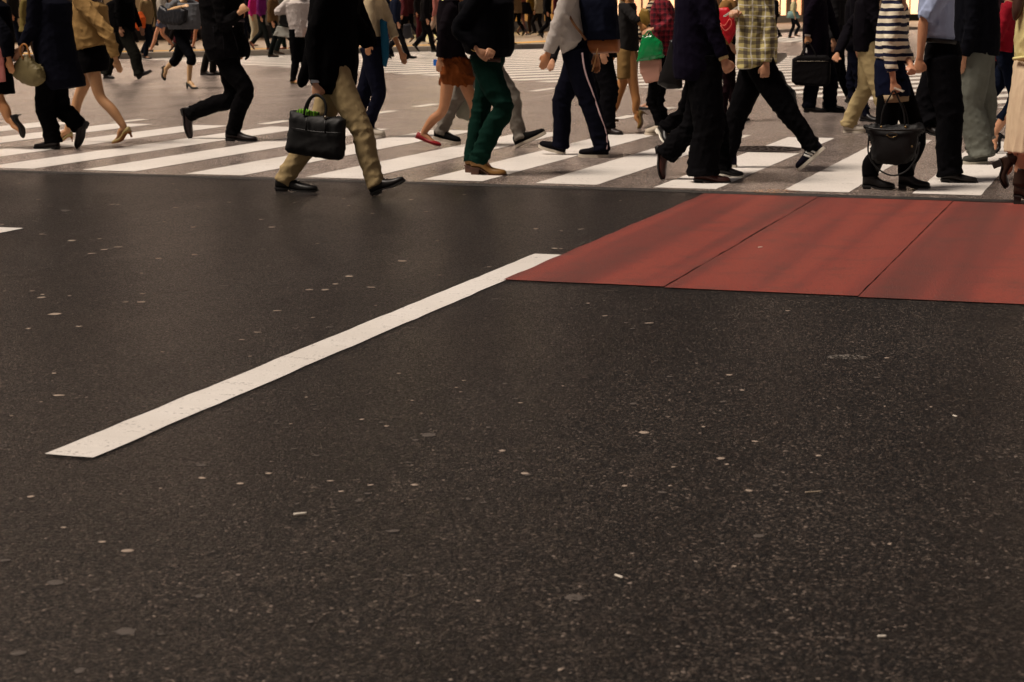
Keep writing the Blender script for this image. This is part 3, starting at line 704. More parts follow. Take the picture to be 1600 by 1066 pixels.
def bag(D, name, label, cat, poly, off, th, mat, voxel=.008, puff=.05, handles=(), hr=.007, hmat=None, group=None, parts=(), wr=.006, flatp=1.0, seed=3, hname='handle'):
    """outline given as seen; built as a filled, rounded volume in the plane of its carrier"""
    W, lat, F = D['W'], D['lat'], D['F']; P = [W(x, y, off) for x, y in poly]; c = sum(P, Vector()) / len(P)
    lo = min(p.z for p in P); root_l = Vector((c.x, c.y, lo)); mb = MB()
    Q = [p - root_l for p in P]
    mb.loft([[q + lat * s_ for q in Q] for s_ in (-th/2, 0, th/2)])
    e2 = np.array([(q.dot(F), q.z) for q in Q])
    root = tag(empty(name, D['B'] + root_l), label, cat, group)
    w0 = wrinkler(seed, wr, [], 1.0, 1.0)
    def fn(co): return w0(co)
    me = remesh(mb, voxel, 5, .6, fn, 'body')
    if puff:
        nv = len(me.vertices); co = np.empty(nv*3, 'f'); me.vertices.foreach_get('co', co); co = co.reshape(-1, 3)
        p2 = np.stack([co @ np.array(F), co[:, 2]], 1); dist = np.full(nv, 9.0)
        for a, b in zip(e2, np.roll(e2, -1, 0)):
            ab = b - a; t = np.clip(((p2 - a) @ ab) / (ab @ ab + 1e-9), 0, 1); dist = np.minimum(dist, np.linalg.norm(p2 - a - t[:, None] * ab, axis=1))
        k = .35 + .65 * np.sqrt(np.clip(dist / puff, 0, 1)); l3 = np.array(lat); dd = co @ l3
        co = co + (dd * (k - 1))[:, None] * l3; me.vertices.foreach_set('co', co.ravel().astype('f')); me.update()
    link('body', me, mat, root)
    def pt(x, y, o=None): return W(x, y, off + (o or 0)) - root_l
    for h in handles:
        o = h[0]; mb2 = MB(); tube(mb2, [pt(x, y, o) for x, y in h[1]], [hr] * len(h[1]), lat, 8, 5); link(hname, mb2.mesh(hname), hmat or mat, root)
    for nm, kind, data, m in parts:
        mb2 = MB()
        if kind == 'tube': tube(mb2, [pt(*p) for p in data[0]], [data[1]] * len(data[0]), lat, 8, 4)
        elif kind == 'box':
            (x, y, o), hx, hz, hy = data; mb2.box(pt(x, y, o), hx, hy, hz, F, lat if F.cross(lat).z > 0 else -lat)
        elif kind == 'ell':
            (x, y, o), hx, hz, hy = data; mb2.ell(pt(x, y, o), (F*hx, lat*hy, ZUP*hz), 12, 8)
        link(nm, mb2.mesh(nm), m, root)
    return root

# ------------------------------------------------------------------ the walkers, nearest row first
BLACK = cloth((11, 10, 12)); NAVY = cloth((16, 18, 30)); INK = cloth((14, 13, 18)); KHAKI = cloth((158, 138, 100), .85)
LB = (18, 15, 15)
LEATHERB = leather((16, 14, 14), .36)
# man in khaki trousers with the big black tote
P = person('khaki', 'man in black jacket and khaki trousers striding right, holding a black tote', (455, 299), 1, foot='f', H=1.74, pel=527, lean=.03,
    f=((492, 212), (432, 298), (496, 300)), n=((566, 205), (583, 306), (633, 284)),
    an=((490, 62), (494, 128)), af=((577, 66), (549, 22), 0.0),
    top=(BLACK, dict(secs=[(506, 145, 542, 148, .17), (490, 130, 552, 134, .20), (484, 100, 556, 104, .205), (484, 60, 556, 62, .20), (486, 25, 558, 25, .20), (490, -15, 560, -15, .20)], sr=1.12, amp=.010)),
    bot=('trousers', KHAKI, dict(rad=(.112, .098, .080, .076, .070), amp=.010)), shoes=('dress', (20, 17, 16), (16, 14, 13)), cuff=((210, 214, 224), ('n',)), extra=[('laces', (14, 12, 12))], curl=1.1, seed=3)
mb = MB(); tube(mb, [P['W'](488, 62, .14), P['W'](482, 100, .14), P['W'](472, 128, .1), P['W'](470, 137, .1)], [(.02, .05), (.03, .05), (.03, .04), (.02, .008)], P['lat'], 12, 4); link('jacket_flap', mb.mesh('jacket_flap'), BLACK, P['root'])
T = bag(P, 'tote_bag', 'large black leather tote with two handles carried by the man in khaki trousers', 'handbag',
    [(455, 173), (460, 172), (490, 180), (534, 184), (539, 187), (537, 244), (532, 250), (520, 250), (452, 239), (447, 233), (453, 205)], .21, .13, leather((12, 11, 11), .6), handles=[(.05, [(475, 180), (478, 165), (486, 152), (496, 148), (506, 156), (510, 170), (507, 184)]), (-.05, [(478, 178), (482, 162), (488, 152), (498, 150), (507, 158), (509, 172), (506, 184)])], hr=.009,
    parts=[('buckle', 'ell', ((508, 184, .075), .012, .012, .006), plain('dull_metal', (120, 112, 100), .3, 1.0)), ('pocket_seam', 'tube', ([(456, 200, .07), (495, 206, .078), (536, 208, .07)], .003), LEATHERB), ('side_strap', 'tube', ([(479, 184, .072), (478, 205, .078)], .006), LEATHERB), ('side_strap', 'tube', ([(508, 188, .072), (508, 209, .078)], .006), LEATHERB)])
bag(P, 'green_cloth', 'lime green patterned cloth peeping out of the black tote', 'cloth', [(463, 176), (468, 169), (478, 171), (488, 173), (497, 176), (497, 188), (463, 186)], .21, .07, bands('lime_print', (96, 150, 34), (38, 66, 20), .02, .4, 'X'), puff=0, voxel=.006, wr=.012)

# green trousers, tan boots
P = person('green', 'person in black sweater, dark green trousers and tan ankle boots walking right', (762, 274), 1, foot='n', H=1.73, pel=762, lean=.02,
    n=((786, 168), (737, 274), (791, 274)), f=((752, 172), (730, 272), (770, 274)), an=((716, 45), (744, 74)), af=((770, 40), (768, 72), -.12),
    top=(cloth((14, 14, 19)), dict(secs=[(730, 84, 796, 90, .17), (724, 70, 802, 78, .2), (718, 40, 802, 45, .2), (718, 5, 802, 5, .2)], name='sweater', sr=1.1)),
    bot=('trousers', cloth((14, 50, 40), .85), dict(rad=(.12, .104, .086, .082, .078), rad_f=(.115, .095, .078, .074, .072), amp=.012, wf=.13)),
    shoes=('heelboot', (128, 92, 46), (70, 38, 18)), seed=5, curl=.4)
mb = MB(); tube(mb, [P['W'](742, 92, .12), P['W'](763, 93, .168), P['W'](782, 94, .12)], [(.01, .018)]*3, P['lat'], 8, 3); link('belt', mb.mesh('belt'), leather((60, 34, 22)), P['root'])
attach(P, 'bracelet', [P['AR']['n'][2] + Vector((.045*math.cos(a), -.0, .03*math.sin(a))) for a in (0, 1.05, 2.1, 3.14, 4.2, 5.2, 6.28)], [.004]*7, plain('brass', (200, 160, 90), .25, 1.0))

# navy suit man
P = person('suit', 'man in dark navy suit with brown shoes, feet on the stripe above the red surfacing', (1112, 286), 1, foot='n', H=1.76, pel=1100, lean=.0,
    n=((1108, 200), (1085, 286), (1141, 286)), f=((1082, 198), (1024, 228), (1032, 277)), an=((1112, 40), (1131, 92)), af=((1065, 50), (1062, 100)),
    top=(cloth((26, 21, 40), .8), dict(secs=[(1054, 122, 1122, 130, .18), (1051, 100, 1133, 110, .2), (1054, 50, 1122, 60, .21), (1056, 10, 1118, 10, .21), (1060, -40, 1118, -40, .2)], sr=1.12)),
    bot=('trousers', cloth((14, 13, 16)), dict(rad=(.14, .128, .118, .115, .118), rad_f=(.12, .1, .088, .085, .085), amp=.013, wf=.14)),
    shoes=('dress', (58, 28, 22), (22, 14, 12)), cuff=((196, 178, 130), ('n',)), seed=8, curl=.9)
# companion behind him
P2 = person('companion', 'person in black mostly hidden behind the man in the navy suit', (1138, 277), 1, foot='n', H=1.66, fem=True, pel=1092,
    n=((1125, 195), (1122, 277), (1160, 277)), f=((1068, 178), (1026, 206), (1042, 228)), an=('m', .02, 0, .08), af=('m', -.05, 0, .05), top=(BLACK, dict(hem=.46)),
    bot=('trousers', BLACK, dict(fit='regular')), shoes=('dress', (20, 18, 18), (230, 224, 210)), seed=9)
bag(P2, 'shoulder_bag', 'black shoulder bag hanging behind the navy suit jacket', 'handbag', [(1048, 62), (1056, 62), (1064, 90), (1066, 138), (1045, 140), (1028, 132), (1030, 120), (1040, 95)], .12, .12, LEATHERB, seed=4)

# checked shirt
PLAID = bands('checked_cotton', (184, 170, 112), (52, 42, 56), .085, .4, 'Z', (214, 210, 200), .10)
P = person('check', 'man in yellow checked shirt and black trousers walking left with a phone', (1250, 268), -1, foot='n', H=1.74, pel=1180, lean=.02,
    n=((1234, 178), (1289, 233), (1250, 268)), f=((1148, 190), (1150, 272), (1098, 272)), an=((1204, 45), (1197, 100)), af=((1172, 40), (1152, 22), -.15),
    top=(PLAID, dict(secs=[(1154, 108, 1184, 107, .19), (1152, 98, 1214, 101, .21), (1150, 60, 1214, 60, .20), (1153, 20, 1210, 20, .2), (1156, -20, 1208, -20, .2)], name='shirt', sr=1.02, amp=.008)),
    bot=('trousers', cloth((13, 12, 15)), dict(rad=(.125, .108, .085, .075, .068), amp=.010)), shoes=('sneaker', (28, 26, 40), (206, 198, 184)), extra=[('stripes', (226, 224, 218))], seed=11, curl=.7)
mb = MB(); c = P['W'](1146, 16, -.1); d = (P['W'](1160, 5, -.1) - P['W'](1132, 24, -.1)).normalized(); mb.box(c, .09, .04, .005, d, P['lat'])
ph = tag(link('phone', mb.mesh('phone', False), plain('phone_shell', (210, 206, 196), .25)), 'pale flat phone held out in front of the checked shirt', 'phone'); ph.location = P['B']
bag(P, 'slung_bag', 'dark grey bag swinging behind the hip of the man in the checked shirt', 'bag', [(1212, 108), (1222, 112), (1230, 132), (1242, 142), (1246, 165), (1240, 180), (1226, 178), (1214, 160), (1204, 140)], -.05, .12, leather((34, 36, 38), .5), seed=6,
    parts=[('piping', 'tube', ([(1214, 140, .065), (1228, 133, .065), (1236, 140, .06)], .004), plain('grey_piping', (120, 128, 120), .5))])
bag(P, 'paper_packet', 'crumpled white paper sticking out behind the checked shirt', 'paper', [(1210, 84), (1228, 82), (1231, 88), (1216, 100), (1208, 102)], -.04, .03, plain('white_paper', (215, 212, 205), .7), puff=0)

# red tote behind phone
# striped top woman with big black bag
ST = bands('striped_jersey', (226, 216, 192), (24, 26, 52), .0535, .46)
P = person('stripe', 'woman in navy and cream striped top and navy shorts with a big black bag', (1372, 296), 1, foot='n', H=1.6, fem=True, pel=1393, lean=.02,
    n=((1381, 220), (1348, 296), (1398, 296)), f=((1432, 215), (1404, 291), (1453, 292)), an=((1389, 72), (1396, 128)), af=((1410, 70), (1424, 104), -.2),
    top=(ST, dict(secs=[(1366, 90, 1414, 96, .15), (1368, 60, 1420, 62, .165), (1372, 30, 1416, 30, .165), (1378, 5, 1412, 5, .165), (1380, -20, 1408, -20, .15)], sleeve=.86, sr=.98, name='striped_top', amp=.007)),
    bot=('skirt', cloth((22, 28, 54)), dict(secs=[(1368, 152, 1424, 150, .17), (1366, 130, 1422, 130, .175), (1366, 100, 1414, 100, .165), (1370, 85, 1412, 85, .15)], name='shorts', amp=.009)),
    shoes=('boot', (20, 18, 18), (16, 14, 14)), hair=(30, 22, 18), seed=13, curl=1.0, skin=(190, 138, 106))
W = P['W']
mb = MB(); pts = []
secs = [(1372, 160, 1420, 158, .172), (1371, 148, 1421, 146, .176)]
mb.loft([[ (W(a, b) + W(c_, d_)) / 2 + (W(c_, d_) - W(a, b)) / 2 * math.cos(2*math.pi*j/24) + P['lat'] * dp * math.sin(2*math.pi*j/24) for j in range(24)] for a, b, c_, d_, dp in secs])
link('hem_band', mb.mesh('hem_band'), cloth((150, 130, 104)), P['root'])
# black leggings
for sd in ('n', 'f'):
    g = P['LG'][sd]; mb = MB(); tube(mb, [g['hip'], g['hip'].lerp(g['knee'], .5), g['knee'], g['knee'].lerp(g['ank'], .45), g['ank'] + ZUP*.08, g['ank'] - g['up']*.01], [.095, .088, .070, .068, .062, .060], P['lat'], 14, 4)
    link('legging', mb.mesh('legging'), BLACK, P['root'])
bag(P, 'big_handbag', 'big black leather bag with gold clasp hanging low beside the striped-top woman', 'handbag',
    [(1352, 196), (1366, 194), (1400, 197), (1432, 193), (1446, 199), (1446, 206), (1436, 210), (1434, 232), (1426, 252), (1405, 258), (1375, 257), (1362, 248), (1362, 222), (1354, 204)], .16, .15, leather((9, 8, 9), .62), puff=.07, hr=.006, wr=.016,
    handles=[(.06, [(1376, 198), (1380, 172), (1391, 150), (1397, 142), (1404, 155), (1412, 176), (1414, 198)]), (-.05, [(1380, 198), (1385, 172), (1393, 150), (1398, 143), (1408, 158), (1416, 178), (1419, 198)]), (.085, [(1358, 210), (1357, 240), (1370, 262), (1392, 274), (1415, 268), (1432, 246), (1437, 222)])],
    parts=[('clasp', 'tube', ([(1385, 211, .08), (1393, 207, .082), (1402, 211, .08), (1393, 215, .082), (1385, 211, .08)], .0025), plain('gilt', (130, 108, 74), .35, 1.0)), ('stud', 'ell', ((1377, 199, .085), .010, .010, .006), plain('gilt', (130, 108, 74), .35, 1.0)), ('stud', 'ell', ((1415, 199, .085), .010, .010, .006), plain('gilt', (130, 108, 74), .35, 1.0)), ('stud', 'ell', ((1425, 229, .08), .008, .008, .006), plain('gilt', (130, 108, 74), .35, 1.0)), ('top_flap', 'tube', ([(1354, 200, .07), (1380, 203, .085), (1420, 203, .085), (1444, 203, .07)], .01), LEATHERB)])
mb = MB(); c = W(1405, 140, .2); mb.box(c, .035, .05, .005, (P['F'] - ZUP * .4).normalized(), P['lat'])
ph = tag(link('phone', mb.mesh('phone', False), plain('phone_white', (196, 184, 166), .3)), 'small white phone in the hand of the striped-top woman', 'phone'); ph.location = P['B']

# blue shirt man
P = person('blue', 'man in pale blue rolled-sleeve shirt and black trousers beside the striped-top woman', (1498, 286), 1, foot='n', H=1.74, pel=1468, lean=.0,
    n=((1484, 178), (1470, 286), (1527, 286)), f=((1446, 170), (1440, 206), (1466, 213)), an=((1444, 30), (1437, 92)), af=('m', -.06, 0, -.05),
    top=(cloth((150, 162, 192), .8, var=.12), dict(secs=[(1446, 60, 1488, 66, .15), (1440, 48, 1491, 56, .18), (1434, 20, 1491, 24, .2), (1436, -10, 1492, -10, .2)], sleeve=.5, sr=1.12, name='shirt', amp=.013)),
    bot=('trousers', cloth((15, 14, 18)), dict(rad=(.135, .122, .105, .098, .095), amp=.011, wf=.14)), shoes=('dress', (26, 20, 18), (14, 12, 12)), seed=15, curl=.9, skin=(188, 136, 102))
mb = MB(); tube(mb, [P['W'](1438, 62, .12), P['W'](1466, 64, .185), P['W'](1494, 66, .12)], [(.01, .018)]*3, P['lat'], 8, 3); link('belt', mb.mesh('belt'), leather((24, 20, 18)), P['root'])

# grey wide trousers
P = person('grey', 'person in black jacket, white shirt tail and wide grey trousers near the right edge', (1512, 256), -1, foot='n', H=1.74, pel=1520,
    n=((1512, 165), (1541, 254), (1500, 256)), f=((1536, 165), (1556, 216), (1512, 240)), an=('m', .0, 0, .06), af=('m', .05, 0, .1),
    top=(cloth((17, 18, 26)), dict(secs=[(1488, 80, 1562, 88, .18), (1487, 50, 1564, 55, .2), (1489, 10, 1562, 12, .2), (1492, -30, 1556, -30, .2)], sr=1.1)),
    bot=('trousers', cloth((98, 100, 92)), dict(rad=(.15, .145, .135, .12, .11), rad_f=(.14, .13, .12, .1, .09), amp=.010, wf=.15)), shoes=('sneaker', (62, 62, 56), (170, 165, 150)), seed=17)
W = P['W']; mb = MB()
mb.loft([[ (W(a, b) + W(c_, d_)) / 2 + (W(c_, d_) - W(a, b)) / 2 * math.cos(2*math.pi*j/24) + P['lat'] * dp * math.sin(2*math.pi*j/24) for j in range(24)] for a, b, c_, d_, dp in [(1515, 119, 1541, 123, .12), (1500, 104, 1541, 120, .18), (1492, 88, 1541, 100, .19), (1492, 74, 1541, 80, .18)]])
link('shirt_tail', mb.mesh('shirt_tail'), cloth((186, 186, 166)), P['root'])

# red sweater woman
P = person('red', 'woman in red sweater and dark jeans just behind the cream dress', (1560, 240), -1, foot='n', H=1.6, fem=True, pel=1574,
    n=((1584, 152), (1576, 218), (1556, 240), .3), f=((1540, 165), (1552, 238), (1520, 240)), an=((1560, 55), (1546, 84)), af=('m', .05, 0, .1),
    top=(cloth((134, 18, 34)), dict(secs=[(1556, 78, 1590, 84, .15), (1560, 40, 1588, 42, .165), (1564, 5, 1590, 5, .165)], name='sweater')),
    bot=('capri', cloth((16, 24, 44)), dict(fit='slim', len=.62)), shoes=('pump', (14, 12, 12), (12, 10, 10)), longhair=True, seed=19)
PEOPLE['red'] = P

# cream dress
P = person('cream', 'woman in cream pleated dress and brown ankle boots at the right edge', (1600, 320), 1, foot='n', H=1.62, fem=True, pel=1612,
    n=((1602, 245), (1583, 321), (1632, 321)), f=((1598, 236), (1549, 254), (1568, 294)), an=((1614, 70), (1640, 110)), af=('m', .02, 0, .08),
    top=(cloth((208, 196, 138), .8), dict(secs=[(1585, 95, 1640, 95, .14), (1584, 60, 1640, 62, .16), (1588, 28, 1640, 28, .165), (1592, 2, 1636, 2, .16)], sleeve=.45, name='dress_bodice', amp=.008)),
    bot=('skirt', cloth((206, 184, 154), .85, var=.08), dict(secs=[(1568, 236, 1660, 240, .26), (1571, 200, 1655, 205, .25), (1577, 150, 1648, 150, .22), (1583, 110, 1642, 110, .18), (1586, 92, 1640, 92, .145)], name='dress_skirt', amp=.009, vert=.04, base=1.0)),
    shoes=('heelboot', (44, 26, 16), (24, 14, 10)), hair=(60, 32, 18), longhair=True, seed=21)
attach(P, 'belt', [P['W'](1584, 92, .10), P['W'](1600, 90, .165), P['W'](1640, 86, .15)], [.012]*3, cloth((214, 204, 140)))
attach(P, 'hair_length', [P['W'](1604, -40, .08), P['W'](1594, -5, .12), P['W'](1589, 18, .14), P['W'](1586, 32, .14)], [.05, .045, .035, .012], plain('hair', (60, 32, 18), .42, bumpn=120))

# track pants with backpack
P = person('track', 'person in pale grey sweatshirt and navy track pants with white side stripe', (928, 246), -1, foot='n', H=1.72, pel=902, lean=.03,
    n=((921, 160), (950, 246), (905, 246)), f=((878, 158), (881, 241), (842, 231)), an=((872, 42), (856, 84)), af=('m', -.12, 0, -.02),
    top=(cloth((172, 164, 158), .85, var=.1), dict(secs=[(880, 88, 914, 70, .16), (876, 72, 918, 60, .19), (872, 40, 915, 38, .20), (872, 5, 912, 5, .20)], name='sweatshirt', sr=1.25, amp=.012)),
    bot=('trousers', cloth((14, 15, 30)), dict(rad=(.125, .108, .09, .084, .078), amp=.009, wf=.13)), shoes=('sneaker', (22, 20, 24), (190, 180, 164)), seed=23, skin=(180, 126, 86), extra=[('laces', (190, 180, 164))])
bv = BVHTree.FromObject(P['tro'], bpy.context.evaluated_depsgraph_get()); a = None
pts = []
for x, y in ((893, 84), (896, 105), (901, 125), (908, 145), (914, 165), (921, 185), (927, 205), (930, 222), (931, 238)):
    p = P['W'](x, y, .5); h = bv.ray_cast(p, -P['lat'])
    if h[0]: pts.append(h[0] + P['lat'] * .003)
attach(P, 'side_stripe', pts, [(.003, .008)] * len(pts), cloth((196, 168, 170)), k=5, nn=8)
bag(P, 'backpack', 'navy backpack with orange-brown base on the back of the grey sweatshirt', 'backpack', [(906, -12), (950, -14), (962, 10), (967, 62), (916, 64), (912, 40), (906, 10)], 0, .28, cloth((22, 26, 44)), puff=.08,
    parts=[('base', 'tube', ([(916, 70, 0), (940, 70, 0), (966, 69, 0)], .075), leather((132, 74, 32), .55)), ('strap', 'tube', ([(886, 18, .19), (897, 38, .215), (908, 52, .2), (915, 62, .15)], .011), leather((104, 66, 34), .55)), ('loose_strap', 'tube', ([(934, 76, .1), (930, 95, .12), (925, 112, .12)], .006), leather((140, 100, 60), .55))])
# darkly dressed person behind him
P = person('dark', 'person in dark jacket and black trousers walking right behind the backpack', (952, 210), 1, foot='n', H=1.7, pel=940,
    n=((952, 140), (942, 210), (971, 210)), f=((932, 145), (926, 206), (952, 209)), an=('m', .0, 0, .04), af=((872, 60), (863, 96), -.25),
    top=(cloth((30, 26, 28)), dict(hem=.46, sr=.95)), bot=('trousers', INK, dict(rad=(.12, .11, .10, .09, .085))), shoes=('dress', (30, 20, 18), (14, 12, 12)), seed=25)

# man running in belted black coat
P = person('belted', 'person in long black belted coat, black trousers and boots hurrying right', (378, 221), 1, foot='n', H=1.7, pel=352, lean=.04,
    n=((383, 140), (354, 222), (403, 220)), f=((364, 152), (283, 170), (295, 216)), an=((350, 40), (374, 20)), af=('m', -.1, 0, .1),
    top=(cloth((15, 13, 15)), dict(secs=[(330, 96, 386, 88, .2), (322, 76, 384, 78, .21), (317, 50, 380, 52, .19), (317, 33, 378, 34, .17), (313, 10, 380, 10, .19), (314, -20, 378, -20, .2)], name='coat', sr=1.15, amp=.014)),
    bot=('trousers', BLACK, dict(rad=(.125, .11, .092, .085, .075), amp=.010)), shoes=('boot', (30, 18, 18), (16, 12, 12)), seed=27, curl=1.2, skin=(196, 150, 110))
MET = plain('buckle_metal', (200, 180, 170), .25, 1.0)
attach(P, 'belt', [P['W'](318, 34, .12), P['W'](348, 32, .19), P['W'](382, 33, .12)], [(.006, .012)]*3, leather((60, 46, 50)))
attach(P, 'buckle', [P['W'](*q, .205) for q in ((343, 27), (350, 26), (352, 37), (345, 38), (343, 27))], [.004]*5, MET)
for q in ((352, 28), (358, 31), (363, 40)): attach(P, 'stud', [P['W'](q[0], q[1], .2), P['W'](q[0]+2, q[1]+2, .2)], [.006, .006], MET, k=1)
for (x0, y0, x1, y1) in ((345, 40, 350, 80), (360, 40, 372, 78), (333, 42, 335, 84)): attach(P, 'coat_seam', [P['W'](x0, y0, .195), P['W']((x0+x1)/2+1, (y0+y1)/2, .215), P['W'](x1, y1, .215)], [.004]*3, cloth((34, 32, 36)))
mb = MB(); tube(mb, [P['W'](378, 55, .06), P['W'](386, 75, .06), P['W'](387, 88, .04), P['W'](383, 93, .04)], [(.05, .03), (.05, .03), (.03, .015), (.01, .01)], P['lat'], 12, 4); link('coat_tail', mb.mesh('coat_tail'), BLACK, P['root'])

# long coat with olive bag
P = person('coat', 'person in long dark navy coat and black trousers walking left with an olive bag', (73, 233), -1, foot='n', H=1.74, fem=True, pel=82, lean=.04,
    n=((70, 170), (92, 234), (54, 232)), f=((96, 168), (138, 192), (122, 228)), an=((50, 42), (34, 74), .25), af=('m', -.02, 0, .06),
    top=(cloth((19, 20, 33)), dict(secs=[(84, 142, 131, 134, .16), (74, 128, 128, 122, .2), (62, 100, 118, 96, .21), (56, 70, 112, 66, .20), (58, 35, 108, 34, .17), (64, 5, 108, 5, .17)], name='coat', sr=1.1, amp=.012)),
    bot=('trousers', BLACK, dict(rad=(.118, .1, .092, .088, .085), amp=.010)), shoes=('dress', (24, 14, 13), (14, 11, 11)), longhair=True, hair=(46, 20, 18), seed=29)
bag(P, 'slouchy_handbag', 'slouchy olive brown handbag hanging from the arm of the dark coat', 'handbag', [(34, 88), (46, 87), (54, 97), (66, 106), (70, 122), (66, 131), (54, 136), (38, 131), (24, 121), (20, 112), (24, 100)], .26, .15, leather((112, 100, 66), .5), puff=.09, wr=.016, hname='strap',
    handles=[(.05, [(36, 92), (32, 80), (35, 70), (42, 72), (47, 90)])], hr=.009, hmat=leather((150, 96, 40), .5))
# beige jacket
P = person('beige', 'woman in beige jacket and short black skirt with bare legs and cream heels, walking left', (102, 222), -1, foot='f', H=1.68, fem=True, pel=146, lean=.03,
    f=((121, 158), (114, 219), (90, 223)), n=((157, 152), (207, 214), (176, 227)), an=((168, 52), (181, 92)), af=('m', .15, 0, .12),
    top=(cloth((150, 118, 72), .85), dict(secs=[(122, 82, 174, 68, .17), (116, 60, 172, 58, .175), (112, 35, 168, 35, .165), (112, 10, 165, 10, .165)], name='jacket', sr=1.15, amp=.017)),
    bot=('skirt', BLACK, dict(secs=[(127, 116, 166, 111, .165), (124, 98, 168, 98, .17), (121, 78, 166, 76, .165), (124, 64, 162, 64, .155)], amp=.006)),
    shoes=('pump', (168, 150, 100), (150, 96, 40), (128, 72, 28)), seed=31, skin=(186, 142, 100), hair=(60, 36, 22), longhair=True)
# partial woman at left edge
P = person('edge', 'woman cropped by the left edge in black skirt and black heels', (-40, 230), -1, foot='f', H=1.70, fem=True, pel=-14,
    f=((-46, 165), (-26, 228), (-58, 230)), n=((0, 158), (32, 178), (38, 215)), an=((6, 52), (14, 92)), af=('m', .1, 0, .1),
    top=(cloth((16, 17, 26)), dict(secs=[(-44, 92, 20, 92, .17), (-40, 50, 18, 50, .175), (-38, 10, 12, 10, .17)], sr=1.25)),
    bot=('skirt', BLACK, dict(secs=[(-48, 148, 21, 147, .19), (-46, 128, 18, 128, .19), (-44, 95, 14, 95, .18), (-38, 70, 8, 70, .16)], amp=.006)), shoes=('pump', (20, 14, 14), (14, 10, 10)), seed=33, skin=(190, 138, 92))
bag(P, 'pink_bag', 'dusty pink cloth bag at the left edge in front of a black skirt', 'bag', [(-14, 62), (2, 60), (6, 90), (9, 128), (-14, 130)], .22, .05, cloth((176, 110, 104)))

# orange skirt
P = person('orange', 'woman in dark top and shaggy rust-orange skirt with red flat shoes, walking right', (668, 229), 1, foot='n', H=1.58, fem=True, pel=710, lean=.02,
    n=((692, 172), (650, 216), (688, 229)), f=((741, 168), (738, 226), (766, 227)), an=((692, 52), (687, 92)), af=('m', .1, 0, .1),
    top=(cloth((24, 18, 24)), dict(secs=[(692, 92, 726, 92, .14), (685, 60, 724, 60, .16), (684, 25, 722, 25, .165), (688, 0, 720, 0, .16)], name='cardigan', sr=1.05, amp=.009)),
    bot=('skirt', cloth((100, 50, 18), .95, 120, .5), dict(secs=[(688, 132, 738, 134, .17), (688, 118, 740, 120, .18), (690, 102, 736, 102, .17), (692, 88, 728, 88, .15)], amp=.022, vert=.8, base=1.0)),
    shoes=('flat', (132, 22, 28), (110, 20, 22)), seed=35, skin=(168, 120, 84), longhair=True)
mb = MB(); mb.box(P['W'](681, 98, .12), .022, .01, .03, P['F'], P['lat']); tg_ = tag(link('blue_pouch', mb.mesh('blue_pouch', False), plain('blue_plastic', (0, 96, 190), .4)), 'small bright blue pouch by the rust-orange skirt', 'pouch'); tg_.location = P['B']
# grey trousers behind
P = person('greyjeans', 'person in grey trousers and black canvas sneakers behind the green trousers, walking right', (695, 226), 1, foot='f', H=1.72, pel=757,
    f=((710, 158), (678, 217), (718, 226)), n=((800, 150), (808, 227), (853, 210)), an=('m', .05, 0, .1), af=('m', -.1, 0, .05),
    top=(cloth((28, 28, 32)), dict(hem=.5)), bot=('trousers', cloth((108, 102, 94)), dict(rad=(.115, .098, .078, .072, .064), amp=.012)), shoes=('sneaker', (20, 20, 20), (178, 166, 150)), seed=37, extra=[('laces', (120, 112, 100))])
bag(P, 'plastic_bag', 'pale translucent-looking carrier bag between the bare legs and green trousers', 'bag', [(738, 140), (742, 168), (733, 190), (712, 182), (716, 155)], -.18, .08, cloth((150, 150, 136), .5), wr=.01)
# beige sweater by the man with the tote
P = person('sweater', 'person in cream sweater and navy trousers right behind the man in khaki trousers', (585, 215), 1, foot='n', H=1.66, fem=True, pel=585, lean=.02,
    n=((592, 148), (570, 214), (601, 215)), f=((564, 160), (556, 196), (578, 208)), an=((578, 45), (576, 66), .2), af=('m', .1, 0, .1),
    top=(cloth((176, 158, 128)), dict(secs=[(570, 74, 596, 76, .14), (566, 50, 596, 52, .165), (568, 10, 592, 10, .17)], name='sweater', sleeve=.7)),
    bot=('trousers', cloth((18, 20, 38)), dict(rad=(.125, .105, .082, .07, .058), amp=.010)), shoes=('sneaker', (180, 170, 156), (200, 190, 176)), seed=39, skin=(184, 132, 92), hair=(56, 24, 24), longhair=True)
bag(P, 'teal_scarf', 'long teal blue cloth hanging beside the cream sweater', 'scarf', [(594, 30), (604, 34), (607, 60), (607, 90), (603, 105), (599, 103), (596, 80), (595, 55)], .05, .10, cloth((22, 72, 98)), wr=.01)
# tan skirt
P = person('tan', 'woman in charcoal top and tan skirt with olive heels, walking left behind the backpack', (962, 199), -1, foot='f', H=1.58, fem=True, pel=984,
    f=((966, 150), (967, 188), (960, 200)), n=((992, 146), (1012, 178), (1000, 199)), an=((992, 30), (1000, 38)), af=('m', .1, 0, .1),
    top=(cloth((52, 50, 50)), dict(secs=[(966, 78, 998, 80, .15), (966, 40, 996, 40, .165), (968, 5, 992, 5, .165)], name='top')),
    bot=('skirt', cloth((128, 100, 60)), dict(secs=[(965, 124, 995, 122, .17), (965, 105, 996, 105, .175), (965, 82, 996, 82, .17), (968, 68, 992, 68, .15)], amp=.007)), shoes=('pump', (120, 96, 52), (90, 66, 34)), seed=41, skin=(188, 134, 78))
bag(P, 'mustard_pouch', 'rounded mustard-yellow bag next to the charcoal top', 'bag', [(1003, 12), (1014, 16), (1018, 34), (1010, 42), (1000, 38), (998, 22)], .1, .08, leather((150, 118, 52), .5))
